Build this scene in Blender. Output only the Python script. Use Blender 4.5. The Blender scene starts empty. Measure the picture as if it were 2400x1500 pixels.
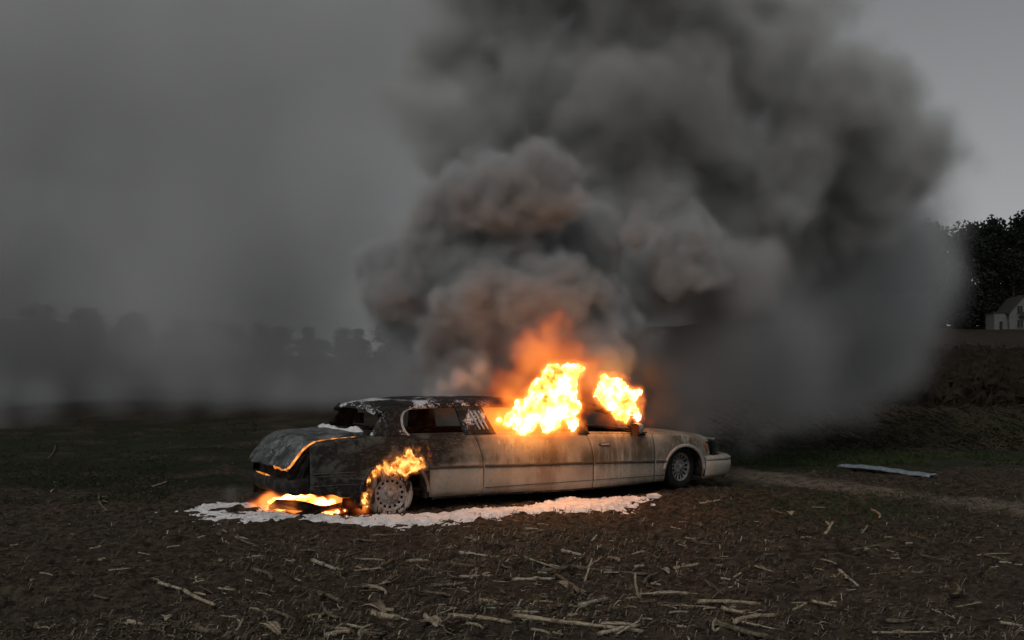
import bpy, bmesh, math, random
import numpy as np
from mathutils import Vector, Matrix
R = math.radians
sc = bpy.context.scene
random.seed(7); rng = np.random.default_rng(7)

# ------------------------------------------------------------ camera, sky, sun, exposure
F = 2166.0; H = 1.66; HOR = 890.0
cd = bpy.data.cameras.new('camera'); cam = bpy.data.objects.new('camera', cd); sc.collection.objects.link(cam)
cd.lens = 36 * F / 2400; cd.clip_end = 5000; cam.location = (0, 0, H)
cam.rotation_euler = (R(90), 0, 0); cd.shift_y = (HOR - 750) / 2400; sc.camera = cam
w = bpy.data.worlds.new('World'); sc.world = w; w.use_nodes = True
wn = w.node_tree; bg = wn.nodes['Background']
sky = wn.nodes.new('ShaderNodeTexSky'); sky.sky_type = 'NISHITA'; sky.sun_disc = False
sky.sun_elevation = R(46); sky.sun_rotation = R(205)
hs = wn.nodes.new('ShaderNodeHueSaturation'); hs.inputs['Saturation'].default_value = 0.10
wn.links.new(sky.outputs[0], hs.inputs['Color']); wn.links.new(hs.outputs[0], bg.inputs[0]); bg.inputs[1].default_value = 0.126
sun = bpy.data.lights.new('sun', 'SUN'); sun.energy = 1.5; sun.angle = R(20); sun.color = (1, 0.97, 0.93)
so = bpy.data.objects.new('sun', sun); sc.collection.objects.link(so)
so.rotation_euler = (R(44), 0, R(-25)); so['kind'] = 'helper'
sc.view_settings.view_transform = 'Standard'; sc.view_settings.look = 'None'; sc.view_settings.gamma = 1
sc.view_settings.exposure = -1.25
cy = sc.cycles
cy.use_denoising = True; cy.volume_step_rate = 3; cy.volume_max_steps = 160; cy.volume_bounces = 1
cy.max_bounces = 6; cy.diffuse_bounces = 2; cy.glossy_bounces = 2; cy.transparent_max_bounces = 12
cy.use_adaptive_sampling = True; cy.adaptive_threshold = 0.03
cy.sample_clamp_indirect = 4.0

# ------------------------------------------------------------ helpers
def P(px, py, Y): return Vector(((px - 1200) / F * Y, Y, H - (py - HOR) / F * Y))
def tag(o, label=None, cat=None, group=None, kind=None):
    if label: o['label'] = label
    if cat: o['category'] = cat
    if group: o['group'] = group
    if kind: o['kind'] = kind
    return o
def link(o, parent=None):
    sc.collection.objects.link(o)
    if parent: o.parent = parent
    return o
def mesh_obj(name, verts, faces, mat=None, parent=None, smooth=True, solid=0.0, loc=None):
    me = bpy.data.meshes.new(name); me.from_pydata([tuple(map(float, v)) for v in verts], [], faces); me.update()
    if smooth: me.polygons.foreach_set('use_smooth', [True] * len(me.polygons))
    if mat: me.materials.append(mat)
    o = bpy.data.objects.new(name, me); link(o, parent)
    if loc is not None: o.location = loc
    if solid:
        m = o.modifiers.new('solid', 'SOLIDIFY'); m.thickness = solid; m.offset = 0
    return o
def big_mesh(name, V, Q, mat, smooth=True):
    """V (n,3) array, Q (m,k) array of equal-size faces"""
    me = bpy.data.meshes.new(name); n, k = Q.shape
    me.vertices.add(len(V)); me.vertices.foreach_set('co', np.asarray(V, np.float32).ravel())
    me.loops.add(n * k); me.loops.foreach_set('vertex_index', Q.astype(np.int32).ravel())
    me.polygons.add(n); me.polygons.foreach_set('loop_start', np.arange(0, n * k, k, dtype=np.int32))
    me.polygons.foreach_set('loop_total', np.full(n, k, np.int32))
    me.update(calc_edges=True); me.validate()
    if smooth: me.polygons.foreach_set('use_smooth', np.ones(len(me.polygons), bool))
    if mat: me.materials.append(mat)
    return me
def grid_faces(nr, nc, closed=False):
    f = []
    for i in range(nr - 1):
        for j in range(nc if closed else nc - 1):
            a = i * nc + j; b = i * nc + (j + 1) % nc
            f.append((a, b, b + nc, a + nc))
    return f
def grid_q(nr, nc):
    i, j = np.meshgrid(np.arange(nr - 1), np.arange(nc - 1), indexing='ij'); a = (i * nc + j).ravel()
    return np.stack([a, a + 1, a + 1 + nc, a + nc], 1)
def curve(pts):
    xs = np.array([p[0] for p in pts]); ys = np.array([p[1] for p in pts]); d = np.diff(ys) / np.diff(xs); m = np.zeros(len(xs)); m[0] = d[0]; m[-1] = d[-1]
    for i in range(1, len(xs) - 1): m[i] = 0 if d[i - 1] * d[i] <= 0 else 2 * d[i - 1] * d[i] / (d[i - 1] + d[i])   # monotone: no overshoot
    def f(x):
        x = min(max(x, xs[0]), xs[-1]); i = min(max(int(np.searchsorted(xs, x)) - 1, 0), len(xs) - 2)
        h = xs[i + 1] - xs[i]; t = (x - xs[i]) / h
        return float((2*t**3 - 3*t*t + 1)*ys[i] + (t**3 - 2*t*t + t)*h*m[i] + (3*t*t - 2*t**3)*ys[i+1] + (t**3 - t*t)*h*m[i+1])
    return f
def _h(ix, iy, s):
    n = (ix.astype(np.int64) * 374761393 + iy.astype(np.int64) * 668265263 + s * 982451653) & 0xffffffff
    n = ((n ^ (n >> 13)) * 1274126177) & 0xffffffff
    return ((n ^ (n >> 16)) & 0xffff) / 65535.0
def vnoise(x, y, s=0):
    ix = np.floor(x); iy = np.floor(y); fx = x - ix; fy = y - iy
    fx = fx*fx*(3-2*fx); fy = fy*fy*(3-2*fy)
    a = _h(ix, iy, s); b = _h(ix+1, iy, s); c = _h(ix, iy+1, s); d = _h(ix+1, iy+1, s)
    return (a*(1-fx)+b*fx)*(1-fy)+(c*(1-fx)+d*fx)*fy
def fbm(x, y, o=4, s=0, g=0.5):
    t = 0; a = 1; n = 0
    for k in range(o):
        t = t + a * vnoise(x * 2**k, y * 2**k, s + k); n += a; a *= g
    return t / n
def sstep(a, b, x): t = np.clip((x - a) / (b - a), 0, 1); return t*t*(3-2*t)
def terrain(x, y):
    x = np.asarray(x, float); y = np.asarray(y, float)
    r = np.where(y < 20, 0, 0.075 * (y - 20 - 4 * (1 - np.exp(-(np.maximum(y, 20) - 20) / 6))))
    r = np.minimum(r, 14 + 0 * y) * (.5 + .5 * sstep(-28, 12, x))
    n = (fbm(x * .12, y * .12, 2, 3) - .5) * .9 * sstep(22, 60, y)
    return r + n
def clods(x, y):
    f = 1 - sstep(16, 30, y)
    z = (fbm(x * 1.1, y * 1.1, 3, 11) - .5) * .10 + (np.abs(fbm(x * 4, y * 5, 4, 21, .6) - .5)) * .17 * (0.4 + fbm(x*.7, y*.7, 2, 5)) + (fbm(x * 14, y * 16, 2, 31) - .5) * .045
    return z * f - 0.015 * f
def gz(x, y): return float(terrain(x, y) + clods(np.array(float(x)), np.array(float(y))))

def tube(pts, rad, n=8, cap=True):
    pts = [Vector(p) for p in pts]; V = []; m = len(pts)
    for i, p in enumerate(pts):
        d = (pts[min(i + 1, m - 1)] - pts[max(i - 1, 0)]).normalized(); a = d.cross(Vector((0, 0, 1)))
        if a.length < .05: a = d.cross(Vector((1, 0, 0)))
        a.normalize(); b = d.cross(a); r_ = rad[i] if isinstance(rad, (list, tuple)) else rad
        for j in range(n):
            th = 2 * math.pi * j / n; V.append(tuple(p + a * (r_ * math.cos(th)) + b * (r_ * math.sin(th))))
    Fc = grid_faces(m, n, True)
    if cap: Fc += [tuple(range(n))[::-1], tuple(range((m - 1) * n, m * n))]
    return V, Fc

# ------------------------------------------------------------ materials
def new_mat(name):
    m = bpy.data.materials.new(name); m.use_nodes = True; return m, m.node_tree.nodes, m.node_tree.links, m.node_tree.nodes['Principled BSDF']
class NT:
    def __init__(s, name):
        s.m, s.N, s.L, s.b = new_mat(name)
        s.co = s.N.new('ShaderNodeTexCoord').outputs['Object']
    def put(s, n, k, v):
        if isinstance(v, bpy.types.NodeSocket): s.L.new(v, n.inputs[k])
        elif v is not None:
            if isinstance(v, (tuple, list)) and len(v) == 3 and n.inputs[k].type == 'RGBA': v = (*v, 1)
            n.inputs[k].default_value = v
    def noise(s, scale, detail=4, stretch=(1, 1, 1), rough=0.55, dist=0.0, off=(0, 0, 0)):
        mp = s.N.new('ShaderNodeMapping'); s.L.new(s.co, mp.inputs[0]); mp.inputs['Scale'].default_value = stretch; mp.inputs['Location'].default_value = off
        n = s.N.new('ShaderNodeTexNoise'); s.L.new(mp.outputs[0], n.inputs['Vector']); n.inputs['Scale'].default_value = scale
        n.inputs['Detail'].default_value = detail; n.inputs['Roughness'].default_value = rough; n.inputs['Distortion'].default_value = dist
        return n.outputs['Fac']
    def ramp(s, x, a, b, lo=0.0, hi=1.0):
        n = s.N.new('ShaderNodeMapRange'); s.put(n, 0, x); n.inputs[1].default_value = a; n.inputs[2].default_value = b; n.inputs[3].default_value = lo; n.inputs[4].default_value = hi
        n.interpolation_type = 'SMOOTHSTEP'; return n.outputs[0]
    def math(s, op, a, b=0.0, c=0.0, clamp=False):
        n = s.N.new('ShaderNodeMath'); n.operation = op; n.use_clamp = clamp; s.put(n, 0, a); s.put(n, 1, b); s.put(n, 2, c); return n.outputs[0]
    def mix(s, f, a, b):
        n = s.N.new('ShaderNodeMix'); n.data_type = 'RGBA'; s.put(n, 0, f); s.put(n, 6, a); s.put(n, 7, b); return n.outputs[2]
    def xyz(s):
        n = s.N.new('ShaderNodeSeparateXYZ'); s.L.new(s.co, n.inputs[0]); return n.outputs
    def bump(s, h, strength=0.5, dist=0.01):
        n = s.N.new('ShaderNodeBump'); s.put(n, 'Height', h); n.inputs['Strength'].default_value = strength; n.inputs['Distance'].default_value = dist
        s.L.new(n.outputs[0], s.b.inputs['Normal'])
    def out(s, col=None, rough=None, metal=None, spec=None):
        s.put(s.b, 'Base Color', col); s.put(s.b, 'Roughness', rough); s.put(s.b, 'Metallic', metal); s.put(s.b, 'Specular IOR Level', spec); return s.m

def car_paint(name, char=None, foam=0.0, dirt=1.0, offs=0.0):
    """beige paint, heat-blistered and streaked; char = (u_full, u_none) where the fire has burnt it to soot, foam = share of dried foam speckle"""
    t = NT(name); X = t.xyz(); u, z = X[0], X[2]
    base = t.mix(t.ramp(t.noise(2.2, 3), .3, .7), (0.37, 0.345, 0.30), (0.27, 0.25, 0.21))
    streak = t.noise(9, 4, (1.6, 1.6, .16), .6)
    band = t.ramp(t.noise(1.3, 3, (1, 1, .8), off=(3.1 + offs, 0, 0)), .42, .62)
    olive = t.math('MULTIPLY', t.ramp(streak, .36, .56), t.math('MULTIPLY', band, t.ramp(z, .30, .62, .25, 1.0)))
    fr = t.ramp(u, 2.6, 4.0, .35, 1.0)
    c = t.mix(t.math('MULTIPLY', olive, t.math('MULTIPLY', fr, .95 * dirt)), base, (0.060, 0.048, 0.020))
    mott = t.noise(28, 5, (1, 1, .5), .7)
    c = t.mix(t.ramp(t.noise(55, 3, (1, 1, .6), .6, off=(3, 3, 3)), .56, .66, 0, .45), c, (0.17, 0.145, 0.10))
    c = t.mix(t.math('MULTIPLY', t.ramp(mott, .52, .66), t.math('MULTIPLY', band, .6 * dirt)), c, (0.12, 0.095, 0.05))
    rust = t.noise(2.0, 4, (1, 1, .5), off=(7, 0, 0))
    c = t.mix(t.ramp(rust, .48, .70, 0, .65), c, (0.15, 0.10, 0.07))
    sm = t.math('MULTIPLY', t.ramp(t.math('MULTIPLY_ADD', t.noise(6, 5, (1.5, 1, .5), .7, off=(0, 9, 0)), .16, z), .52, .64), t.ramp(t.math('MULTIPLY_ADD', t.noise(8, 4, (1.5, 1, .4), .7), .3, z), .98, .70))
    c = t.mix(t.math('MULTIPLY', sm, t.ramp(t.noise(3, 4, (1, 1, .3), .6, off=(5, 5, 0)), .42, .62, 0, .8)), c, (0.075, 0.060, 0.035))
    dl = t.math('MULTIPLY', t.ramp(t.noise(14, 4, (2.2, 2.2, .09), .6, off=(0, 0, 5)), .58, .70, 0, .55), t.ramp(t.noise(2.5, 3, off=(1, 1, 8)), .45, .6))
    c = t.mix(t.math('MULTIPLY', dl, t.ramp(z, .2, .9, .3, 1)), c, (0.55, 0.51, 0.45))
    if char:
        edge = t.math('ADD', u, t.math('MULTIPLY_ADD', t.noise(2.3, 5, (1, 1, 1.2), .65), -1.3, .65))
        edge = t.math('SUBTRACT', t.math('ADD', edge, .30), t.ramp(z, .48, .62, 0, .75))
        k = t.ramp(edge, char[0], char[1], 1, 0)
        cn = t.noise(5, 6, (1, 1, 1), .68, .6)
        ch = t.mix(t.ramp(cn, .44, .60), (0.012, 0.011, 0.010), (0.075, 0.078, 0.062))
        ch = t.mix(t.ramp(t.noise(2.4, 4, (1, 1, 2.5), off=(2, 2, 0)), .5, .64), ch, (0.018, 0.014, 0.011))
        ch = t.mix(t.ramp(t.noise(22, 4, (.5, 1, 3.0), .7), .58, .68, 0, .7), ch, (0.19, 0.17, 0.145))
        c = t.mix(k, c, ch)
    if foam:
        fn = t.noise(13, 5, (1, 1, .7), .72, .3)
        c = t.mix(t.ramp(fn, .66 - foam * .25, .72 - foam * .25), c, (0.66, 0.66, 0.68))
    t.bump(t.math('ADD', t.math('MULTIPLY', streak, .5), mott), .35, .006)
    return t.out(c, t.ramp(mott, .3, .7, .5, .85), 0.0, .3)
def soot_mat(name, foam=0.0, col=(0.014, 0.012, 0.011), pale=(0.06, 0.058, 0.052), streaky=False, scale=1.0, foamcol=(0.62, 0.62, 0.65), ulim=None):
    t = NT(name); n = t.noise(7 * scale, 6, rough=.68, dist=.4)
    c = t.mix(t.ramp(n, .45, .66), col, pale)
    if foam:
        a = t.noise(17 * scale, 5, (2.2, 2.2, .35) if streaky else (1, 1, 1), .75, .5)
        b = t.noise(2.3, 3, off=(4, 1, 0))
        k = t.ramp(t.math('MULTIPLY_ADD', b, 1.3, a), 1.36 - foam * .5, 1.45 - foam * .5)
        if ulim: k = t.math('MULTIPLY', k, t.ramp(t.xyz()[0], ulim[1], ulim[0]))
        c = t.mix(k, c, foamcol)
    t.bump(n, .6, .008)
    return t.out(c, .75, 0, .25)
def simple(name, col, rough=.7, var=.35, scale=8, metal=0, bump=.3, dist=.006, spec=.3, stretch=(1, 1, 1)):
    t = NT(name); n = t.noise(scale, 5, stretch, .65)
    c = t.mix(t.ramp(n, .3, .7), tuple(x * (1 - var) for x in col), tuple(min(1, x * (1 + var)) for x in col))
    t.bump(n, bump, dist); return t.out(c, rough, metal, spec)
M = {}
M['soot'] = soot_mat('soot'); M['black'] = simple('burnt black', (.010, .009, .008), .9)
M['paint'] = car_paint('scorched beige paint'); M['paint_char'] = car_paint('paint burnt away at the rear', (.25, 1.15))
M['paint_rear'] = car_paint('charred quarter paint', (1.5, 3.0)); M['hood'] = car_paint('bonnet paint', dirt=.6, offs=3)
M['roof'] = soot_mat('burnt roof', .34, pale=(.035, .033, .03), scale=1.6, ulim=(.9, 1.9)); M['pillar_foam'] = soot_mat('soot with foam speckle', .30, scale=2.4)
M['pillar_foam2'] = soot_mat('soot with foam runs', .02, streaky=True, scale=1.7)
M['foamcoat'] = simple('dried foam coat', (.42, .42, .42), .9, .25, 20)
M['trim'] = simple('scorched rubber moulding', (.06, .052, .04), .7); M['archtrim'] = simple('dull wheel arch trim', (.30, .29, .28), .45, .2, 12)
def foam_ground():
    t = NT('extinguisher foam'); n = t.noise(6, 5, rough=.7); n2 = t.noise(40, 3)
    c = t.mix(t.ramp(n, .35, .6), (.62, .60, .59), (.85, .83, .82)); c = t.mix(t.ramp(t.noise(26, 4, rough=.7, off=(3, 0, 0)), .64, .72, 0, .7), c, (.05, .04, .035))
    t.bump(t.math('ADD', n, t.math('MULTIPLY', n2, .4)), .8, .03); return t.out(c, .8, 0, .3)
M['foam'] = foam_ground()
def lid_mat():
    t = NT('burnt boot lid'); n = t.noise(4, 6, rough=.7, dist=.5); X = t.xyz()
    c = t.mix(t.ramp(n, .38, .62), (.030, .033, .033), (.15, .162, .160))
    c = t.mix(t.ramp(t.noise(6, 6, (1, .5, 1), .75, off=(1, 5, 0)), .48, .60), c, (.018, .017, .016))
    c = t.mix(t.math('MULTIPLY', t.ramp(t.noise(22, 5, (.6, 1.5, 1), .75), .52, .64), t.ramp(t.noise(3, 3, off=(0, 3, 3)), .42, .58)), c, (.40, .41, .42))
    t.bump(n, .5, .01); return t.out(c, .55, .1, .4)
M['lid'] = lid_mat()
def rim_mat(name, a, b):
    t = NT(name); n = t.noise(14, 5, rough=.7)
    c = t.mix(t.ramp(n, .35, .65), a, b); c = t.mix(t.ramp(t.noise(45, 4, off=(1, 0, 2)), .58, .68, 0, .6), c, (.05, .045, .04))
    t.bump(n, .4, .006); return t.out(c, .7, .1, .3)
M['rim'] = rim_mat('foam greyed rim', (.20, .18, .17), (.40, .37, .36)); M['rimf'] = rim_mat('sooty rim', (.12, .115, .11), (.30, .29, .28))
def tyre_mat():
    t = NT('tyre with foam runs'); a = t.noise(12, 5, (2.0, 1, .5), .7, .4); X = t.xyz()
    k = t.math('MULTIPLY', t.ramp(a, .44, .54), t.ramp(X[1], .02, -.06)); k = t.math('MULTIPLY', k, t.ramp(X[0], -.32, -.10))
    c = t.mix(k, (.012, .011, .010), (.42, .39, .37)); t.bump(a, .5, .01); return t.out(c, .8, 0, .25)
M['tyre'] = tyre_mat(); M['tyre2'] = simple('burnt tyre', (.012, .011, .010), .85)

# ------------------------------------------------------------ ground
def axis(lo, hi, a, b, step, g=1.09):
    m = list(np.arange(a, b, step)); s = step; x = b; up = []
    while x < hi: up.append(x); s *= g; x += s
    up.append(hi); s = step; x = a; dn = []
    while x > lo: s *= g; x -= s; dn.append(x)
    dn[-1] = lo
    return np.array(sorted(set(np.round(dn + m + up, 5))))
xs = axis(-2500, 2500, -7.5, 8.5, .045); ys = axis(-300, 4000, 4.3, 17, .045)
GX, GY = np.meshgrid(xs, ys); GZ = terrain(GX, GY) + clods(GX, GY)
def soil():
    t = NT('ploughed soil'); X = t.xyz()
    a = t.noise(1.3, 5, rough=.6); b = t.noise(9, 6, rough=.72); c2 = t.noise(45, 4, rough=.7)
    c = t.mix(t.ramp(b, .36, .64), (.014, .010, .007), (.090, .067, .046))
    c = t.mix(t.ramp(a, .45, .7, 0, .5), c, (.032, .026, .018))
    c = t.mix(t.ramp(t.noise(30, 4, (1, .35, 1), .75, off=(5, 2, 0)), .62, .72, 0, .5), c, (.20, .17, .12))
    # grassy ground behind and beside the track, dry brown field on the slope
    g = t.math('MULTIPLY', t.ramp(X[1], 15.5, 18), t.ramp(X[1], 27, 24)); g2 = t.ramp(t.noise(.55, 3, off=(9, 0, 0)), .40, .56)
    c = t.mix(t.math('MULTIPLY', g, g2), c, (.020, .026, .011))
    lft = t.math('MULTIPLY', t.ramp(X[0], -2.6, -4.2), t.ramp(X[1], 12.3, 14.5)); c = t.mix(t.math('MULTIPLY', lft, t.ramp(t.noise(.8, 4, off=(2, 7, 0)), .38, .55)), c, (.018, .021, .010))
    tr = t.math('ADD', X[1], t.math('MULTIPLY', X[0], 1.85))   # pale dry track crossing to the right
    wv = t.math('MULTIPLY_ADD', t.noise(.6, 3, off=(0, 4, 0)), 1.6, t.math('ADD', tr, -.8))
    wv = t.math('MULTIPLY_ADD', t.noise(2.2, 3, off=(0, 1, 0)), .8, wv)
    k = t.math('MULTIPLY', t.ramp(wv, 22.6, 23.5), t.ramp(wv, 26.0, 25.0)); k = t.math('MULTIPLY', k, t.ramp(X[0], 3.2, 4.4))
    k = t.math('MULTIPLY', k, t.ramp(t.noise(3.5, 5, (1, 1.6, 1), .7), .32, .6)); c = t.mix(k, c, (.17, .138, .105))
    far = t.ramp(X[1], 26, 34); c = t.mix(far, c, t.mix(t.ramp(t.noise(.8, 6, (1, .4, 1), .7), .4, .62), (.016, .011, .007), (.042, .027, .016)))
    t.bump(t.math('ADD', b, t.math('MULTIPLY', c2, .5)), .9, .03)
    return t.out(c, .92, 0, .15)
me = big_mesh('ground', np.stack([GX.ravel(), GY.ravel(), GZ.ravel()], 1), grid_q(len(ys), len(xs)), soil())
ground = link(bpy.data.objects.new('ground', me)); tag(ground, 'dark ploughed field with crop residue', kind='structure')

# ------------------------------------------------------------ limousine
A = R(30); R0 = Vector((-1.474, 11.4, 0))
car = bpy.data.objects.new('stretch_limousine', None); link(car); car.location = R0; car.rotation_euler = (0, 0, A)
tag(car, 'long beige stretch limousine burning in the field, its rear charred black', 'limousine')
def W(u, v, z): return R0 + Vector((u * math.cos(A) - v * math.sin(A), u * math.sin(A) + v * math.cos(A), z))
WID = 1.98
belt = curve([(-1.32, .62), (-1.2, .72), (-1.08, .835), (-.96, .895), (-.6, .93), (-.25, .965), (.28, .958), (1.28, .950), (2.97, .908), (3.87, .872), (4.47, .842), (4.92, .785), (5.12, .742), (5.27, .70), (5.36, .67), (5.6, .62)])
def sill(u): return .165 + .012 * math.sin(u * 1.7)
plan = curve([(-1.36, .5), (-1.30, .26), (-1.2, .11), (-1.05, .035), (-.8, .01), (-.3, 0), (4.7, 0), (5.0, .02), (5.15, .055), (5.3, .14), (5.42, .27), (5.52, .42), (5.62, .72)])
SZ = [-.1, .1, .17, .25, .262, .35, .45, .56, .65, .75, .83, .90, .96, 1.1]; SV = [.07, .052, .034, .017, .008, .004, .001, .0, .002, .010, .022, .042, .072, .13]
sect = lambda z: float(np.interp(z, SZ, SV))
def vside(u, z):
    r = z / max(belt(u), .3) * .955
    return plan(u) + sect(r if z > .56 else z)
def archz(u, cu, cz, rx, rz):
    t = 1 - ((u - cu) / rx) ** 2
    return cz + rz * math.sqrt(t) if t > 0 else -1
def bottom(u): return max(sill(u), archz(u, .03, .245, .437, .423), archz(u, 4.675, .275, .378, .385))
def side(name, u0, u1, mat, zt=None, zb=None, nu=40, nz=14, far=False, solid=.012, u_ref=None):
    V = []
    for i in range(nu + 1):
        s = i / nu
        for j in range(nz + 1):
            t = j / nz; ua = u0(.6) * (1 - s) + u1(.6) * s
            lo = zb(ua) if zb else bottom(ua); hi = zt(ua) if zt else belt(ua)
            z = lo + (hi - lo) * t; u = u0(z) * (1 - s) + u1(z) * s
            v = vside(u, z)
            V.append((u, WID - v if far else v, z))
    o = mesh_obj(name, V, grid_faces(nu + 1, nz + 1), mat, car, solid=solid); return o
k_ = lambda c: (lambda z: c)
gap1 = lambda z: 1.275 - max(0, z - .45) ** 1.8 * .42
gap2 = lambda z: 3.022 - max(0, z - .45) ** 1.8 * .37
g = .006
side('rear_quarter_panel', k_(-1.03), k_(.50), M['paint_rear'], nu=130, zb=lambda u: max(bottom(u), .20 + .13 * max(0, -.40 - u) / .6 + .008 * math.sin(u * 31)) if u < -.38 else bottom(u))
rd = side('rear_door', k_(.50 + g), lambda z: gap1(z) - g, M['paint_char'], nu=40)
cp = side('centre_panel', lambda z: gap1(z) + g, lambda z: gap2(z) - g, M['paint_char'], nu=50)
fd = side('front_door', lambda z: gap2(z) + g, k_(4.105 - g), M['paint'], nu=36)
side('front_fender', k_(4.105 + g), k_(5.16), M['paint'], nu=110)
side('far_side_panel', k_(-1.25), k_(5.3), M['soot'], nu=160, far=True)
# fender nose below the lamp
side('fender_nose', k_(5.16), k_(5.24), M['paint'], zb=lambda u: .50, zt=lambda u: belt(u), nu=6)
# shoulder strips: belt line rolling inward under the windows
def strip(name, us, prof, mat, solid=.01):
    V = []; n = len(prof(us[0]))
    for u in us: V += prof(u)
    return mesh_obj(name, V, grid_faces(len(us), n), mat, car, solid=solid)
def lin(a, b, n): return [a + (b - a) * i / (n - 1) for i in range(n)]
def sh(u):
    b = belt(u); v = vside(u, b); return [(u, v, b), (u, v + .02, b + .016), (u, v + .05, b + .02), (u, v + .09, b - .005)]
strip('window_ledge', lin(-.26, 3.98, 70), sh, M['paint_char'])
strip('far_window_ledge', lin(-.26, 3.98, 40), lambda u: [(a, WID - b, c) for a, b, c in sh(u)], M['soot'])
# deck shoulder of the charred quarter (outside of the boot lid seam)
def qsh(u):
    b = belt(u); v = vside(u, b); return [(u, v, b), (u, v + .018, b + .012), (u, v + .04, b + .014)]
strip('quarter_shoulder', lin(-1.03, -.26, 24), qsh, M['paint_rear'])
# bonnet
hz = curve([(3.95, .0), (4.3, .02), (4.8, .03), (5.2, .0), (5.45, -.05)])
def hood(u):
    b = belt(u); v0 = vside(u, b); L = []
    for i in range(25):
        s = i / 24; v = v0 + (WID - 2 * v0) * s; c = 1 - (2 * s - 1) ** 2
        uu = u + .26 * c ** .7 * max(0, (u - 4.6) / .75)
        crease = .012 * math.exp(-((v - .42) / .05) ** 2) + .012 * math.exp(-((v - WID + .42) / .05) ** 2)
        e = min(1, min(i, 24 - i) / 3)
        L.append((uu, v, b + e ** .6 * (.028 + .05 * c ** .6) + crease))
    return L
strip('bonnet', lin(3.95, 5.30, 44), hood, M['hood'])
# cowl
strip('cowl', lin(3.80, 3.95, 4), lambda u: [(u + .03, .12 + .174 * i, .90 + .03 * math.sin(i / 10 * 3.14)) for i in range(11)], M['soot'])
# front end: grille, panel, headlight, bumper
def fr_u(v): return 5.95 - .55 * abs((v - .99) / .99) ** 2.6 - .03
V = []; nv = 30
for i in range(nv + 1):
    v = .06 + (WID - .12) * i / nv
    for j in range(6):
        V.append((fr_u(v) - .18 - .02 * j * 0, v, .47 + .23 * j / 5))
mesh_obj('grille_panel', V, grid_faces(nv + 1, 6), M['black'], car, solid=.02)
gr = []; gf = []
def addbox(V, Fc, c, s, rz=0):
    b = len(V)
    for dx in (-1, 1):
        for dy in (-1, 1):
            for dz in (-1, 1):
                x, y = dx * s[0] / 2, dy * s[1] / 2
                V.append((c[0] + x * math.cos(rz) - y * math.sin(rz), c[1] + x * math.sin(rz) + y * math.cos(rz), c[2] + dz * s[2] / 2))
    Fc += [tuple(b + i for i in q) for q in ((0, 1, 3, 2), (4, 6, 7, 5), (0, 4, 5, 1), (2, 3, 7, 6), (0, 2, 6, 4), (1, 5, 7, 3))]
for i in range(15): addbox(gr, gf, (fr_u(.99) - .15, .62 + .053 * i, .60), (.03, .014, .22))
addbox(gr, gf, (fr_u(.99) - .15, .99, .72), (.05, .80, .02)); addbox(gr, gf, (fr_u(.99) - .15, .99, .485), (.05, .80, .02))
mesh_obj('grille', gr, gf, M['archtrim'], car, smooth=False)
# headlight: wrap-round amber marker and clear lamp, surround
def wrapstrip(pts, z0, z1, mat, name, parent, solid=.015, slant=0.0, nz=4):
    V = []
    for (u, v) in pts:
        for j in range(nz + 1):
            t = j / nz; z = z0(u) * (1 - t) + z1(u) * t; V.append((u - slant * t, v, z))
    return mesh_obj(name, V, grid_faces(len(pts), nz + 1), mat, parent, solid=solid)
hp = [(5.13 + .05 * i, .045 + .030 * i + .006 * i * i) for i in range(7)]
amber, hn, hl, hb = new_mat('amber lens'); hb.inputs['Base Color'].default_value = (.34, .075, .015, 1); hb.inputs['Roughness'].default_value = .25
clear, hn, hl, hb2 = new_mat('sooty clear lens'); hb2.inputs['Base Color'].default_value = (.16, .14, .11, 1); hb2.inputs['Roughness'].default_value = .3
for far in (0, 1):
    fl = (lambda p: (p[0], WID - p[1])) if far else (lambda p: p)
    hlm = wrapstrip([fl((u - .015, v + .03)) for u, v in hp], lambda u: .535, lambda u: .712, M['black'], 'headlight', car, slant=.05)
    wrapstrip([fl(p) for p in hp[:5]], lambda u: .56, lambda u: .70, amber, 'marker_lens', hlm, slant=.05)
    wrapstrip([fl(p) for p in [(5.335 + .05 * i, .255 + .075 * i) for i in range(5)]], lambda u: .55, lambda u: .69, clear, 'lamp_lens', hlm, slant=.04)
    wrapstrip([fl((u + .004, v - .006)) for u, v in [(5.10 - .0, .04)] + hp], lambda u: .702, lambda u: .716, M['black'], 'lamp_rim', hlm, slant=.0, nz=1)
def bumper_pts(n=40, tail=5.09):
    L = []
    for i in range(n + 1):
        th = math.pi * (i / n) ; c = math.cos(th); s = math.sin(th)
        L.append((tail + (.79) * s ** .42, .99 - .985 * (abs(c) ** .8) * (1 if c > 0 else -1)))
    return L
bp = bumper_pts()
def bumper(name, pts, prof, mat, parent=car, cu=None):
    V = []
    for (u, v) in pts:
        dv = .99 - v
        for (o, z) in prof: V.append((u - (o if u > 5.3 else o * .4), v + math.copysign(min(o, abs(dv)) * (1 if abs(dv) > .6 else .3), dv), z))
    return mesh_obj(name, V, grid_faces(len(pts), len(prof)), mat, parent, solid=.012)
fb = bumper('front_bumper', bp, [(.12, .505), (.03, .50), (.0, .47), (0, .45), (.02, .435), (.0, .42), (-.005, .34), (.02, .24), (.06, .17)], M['paint'])
bumper('bumper_strip', bp, [(-.012, .468), (-.02, .452), (-.012, .436)], M['trim'], fb)
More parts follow.
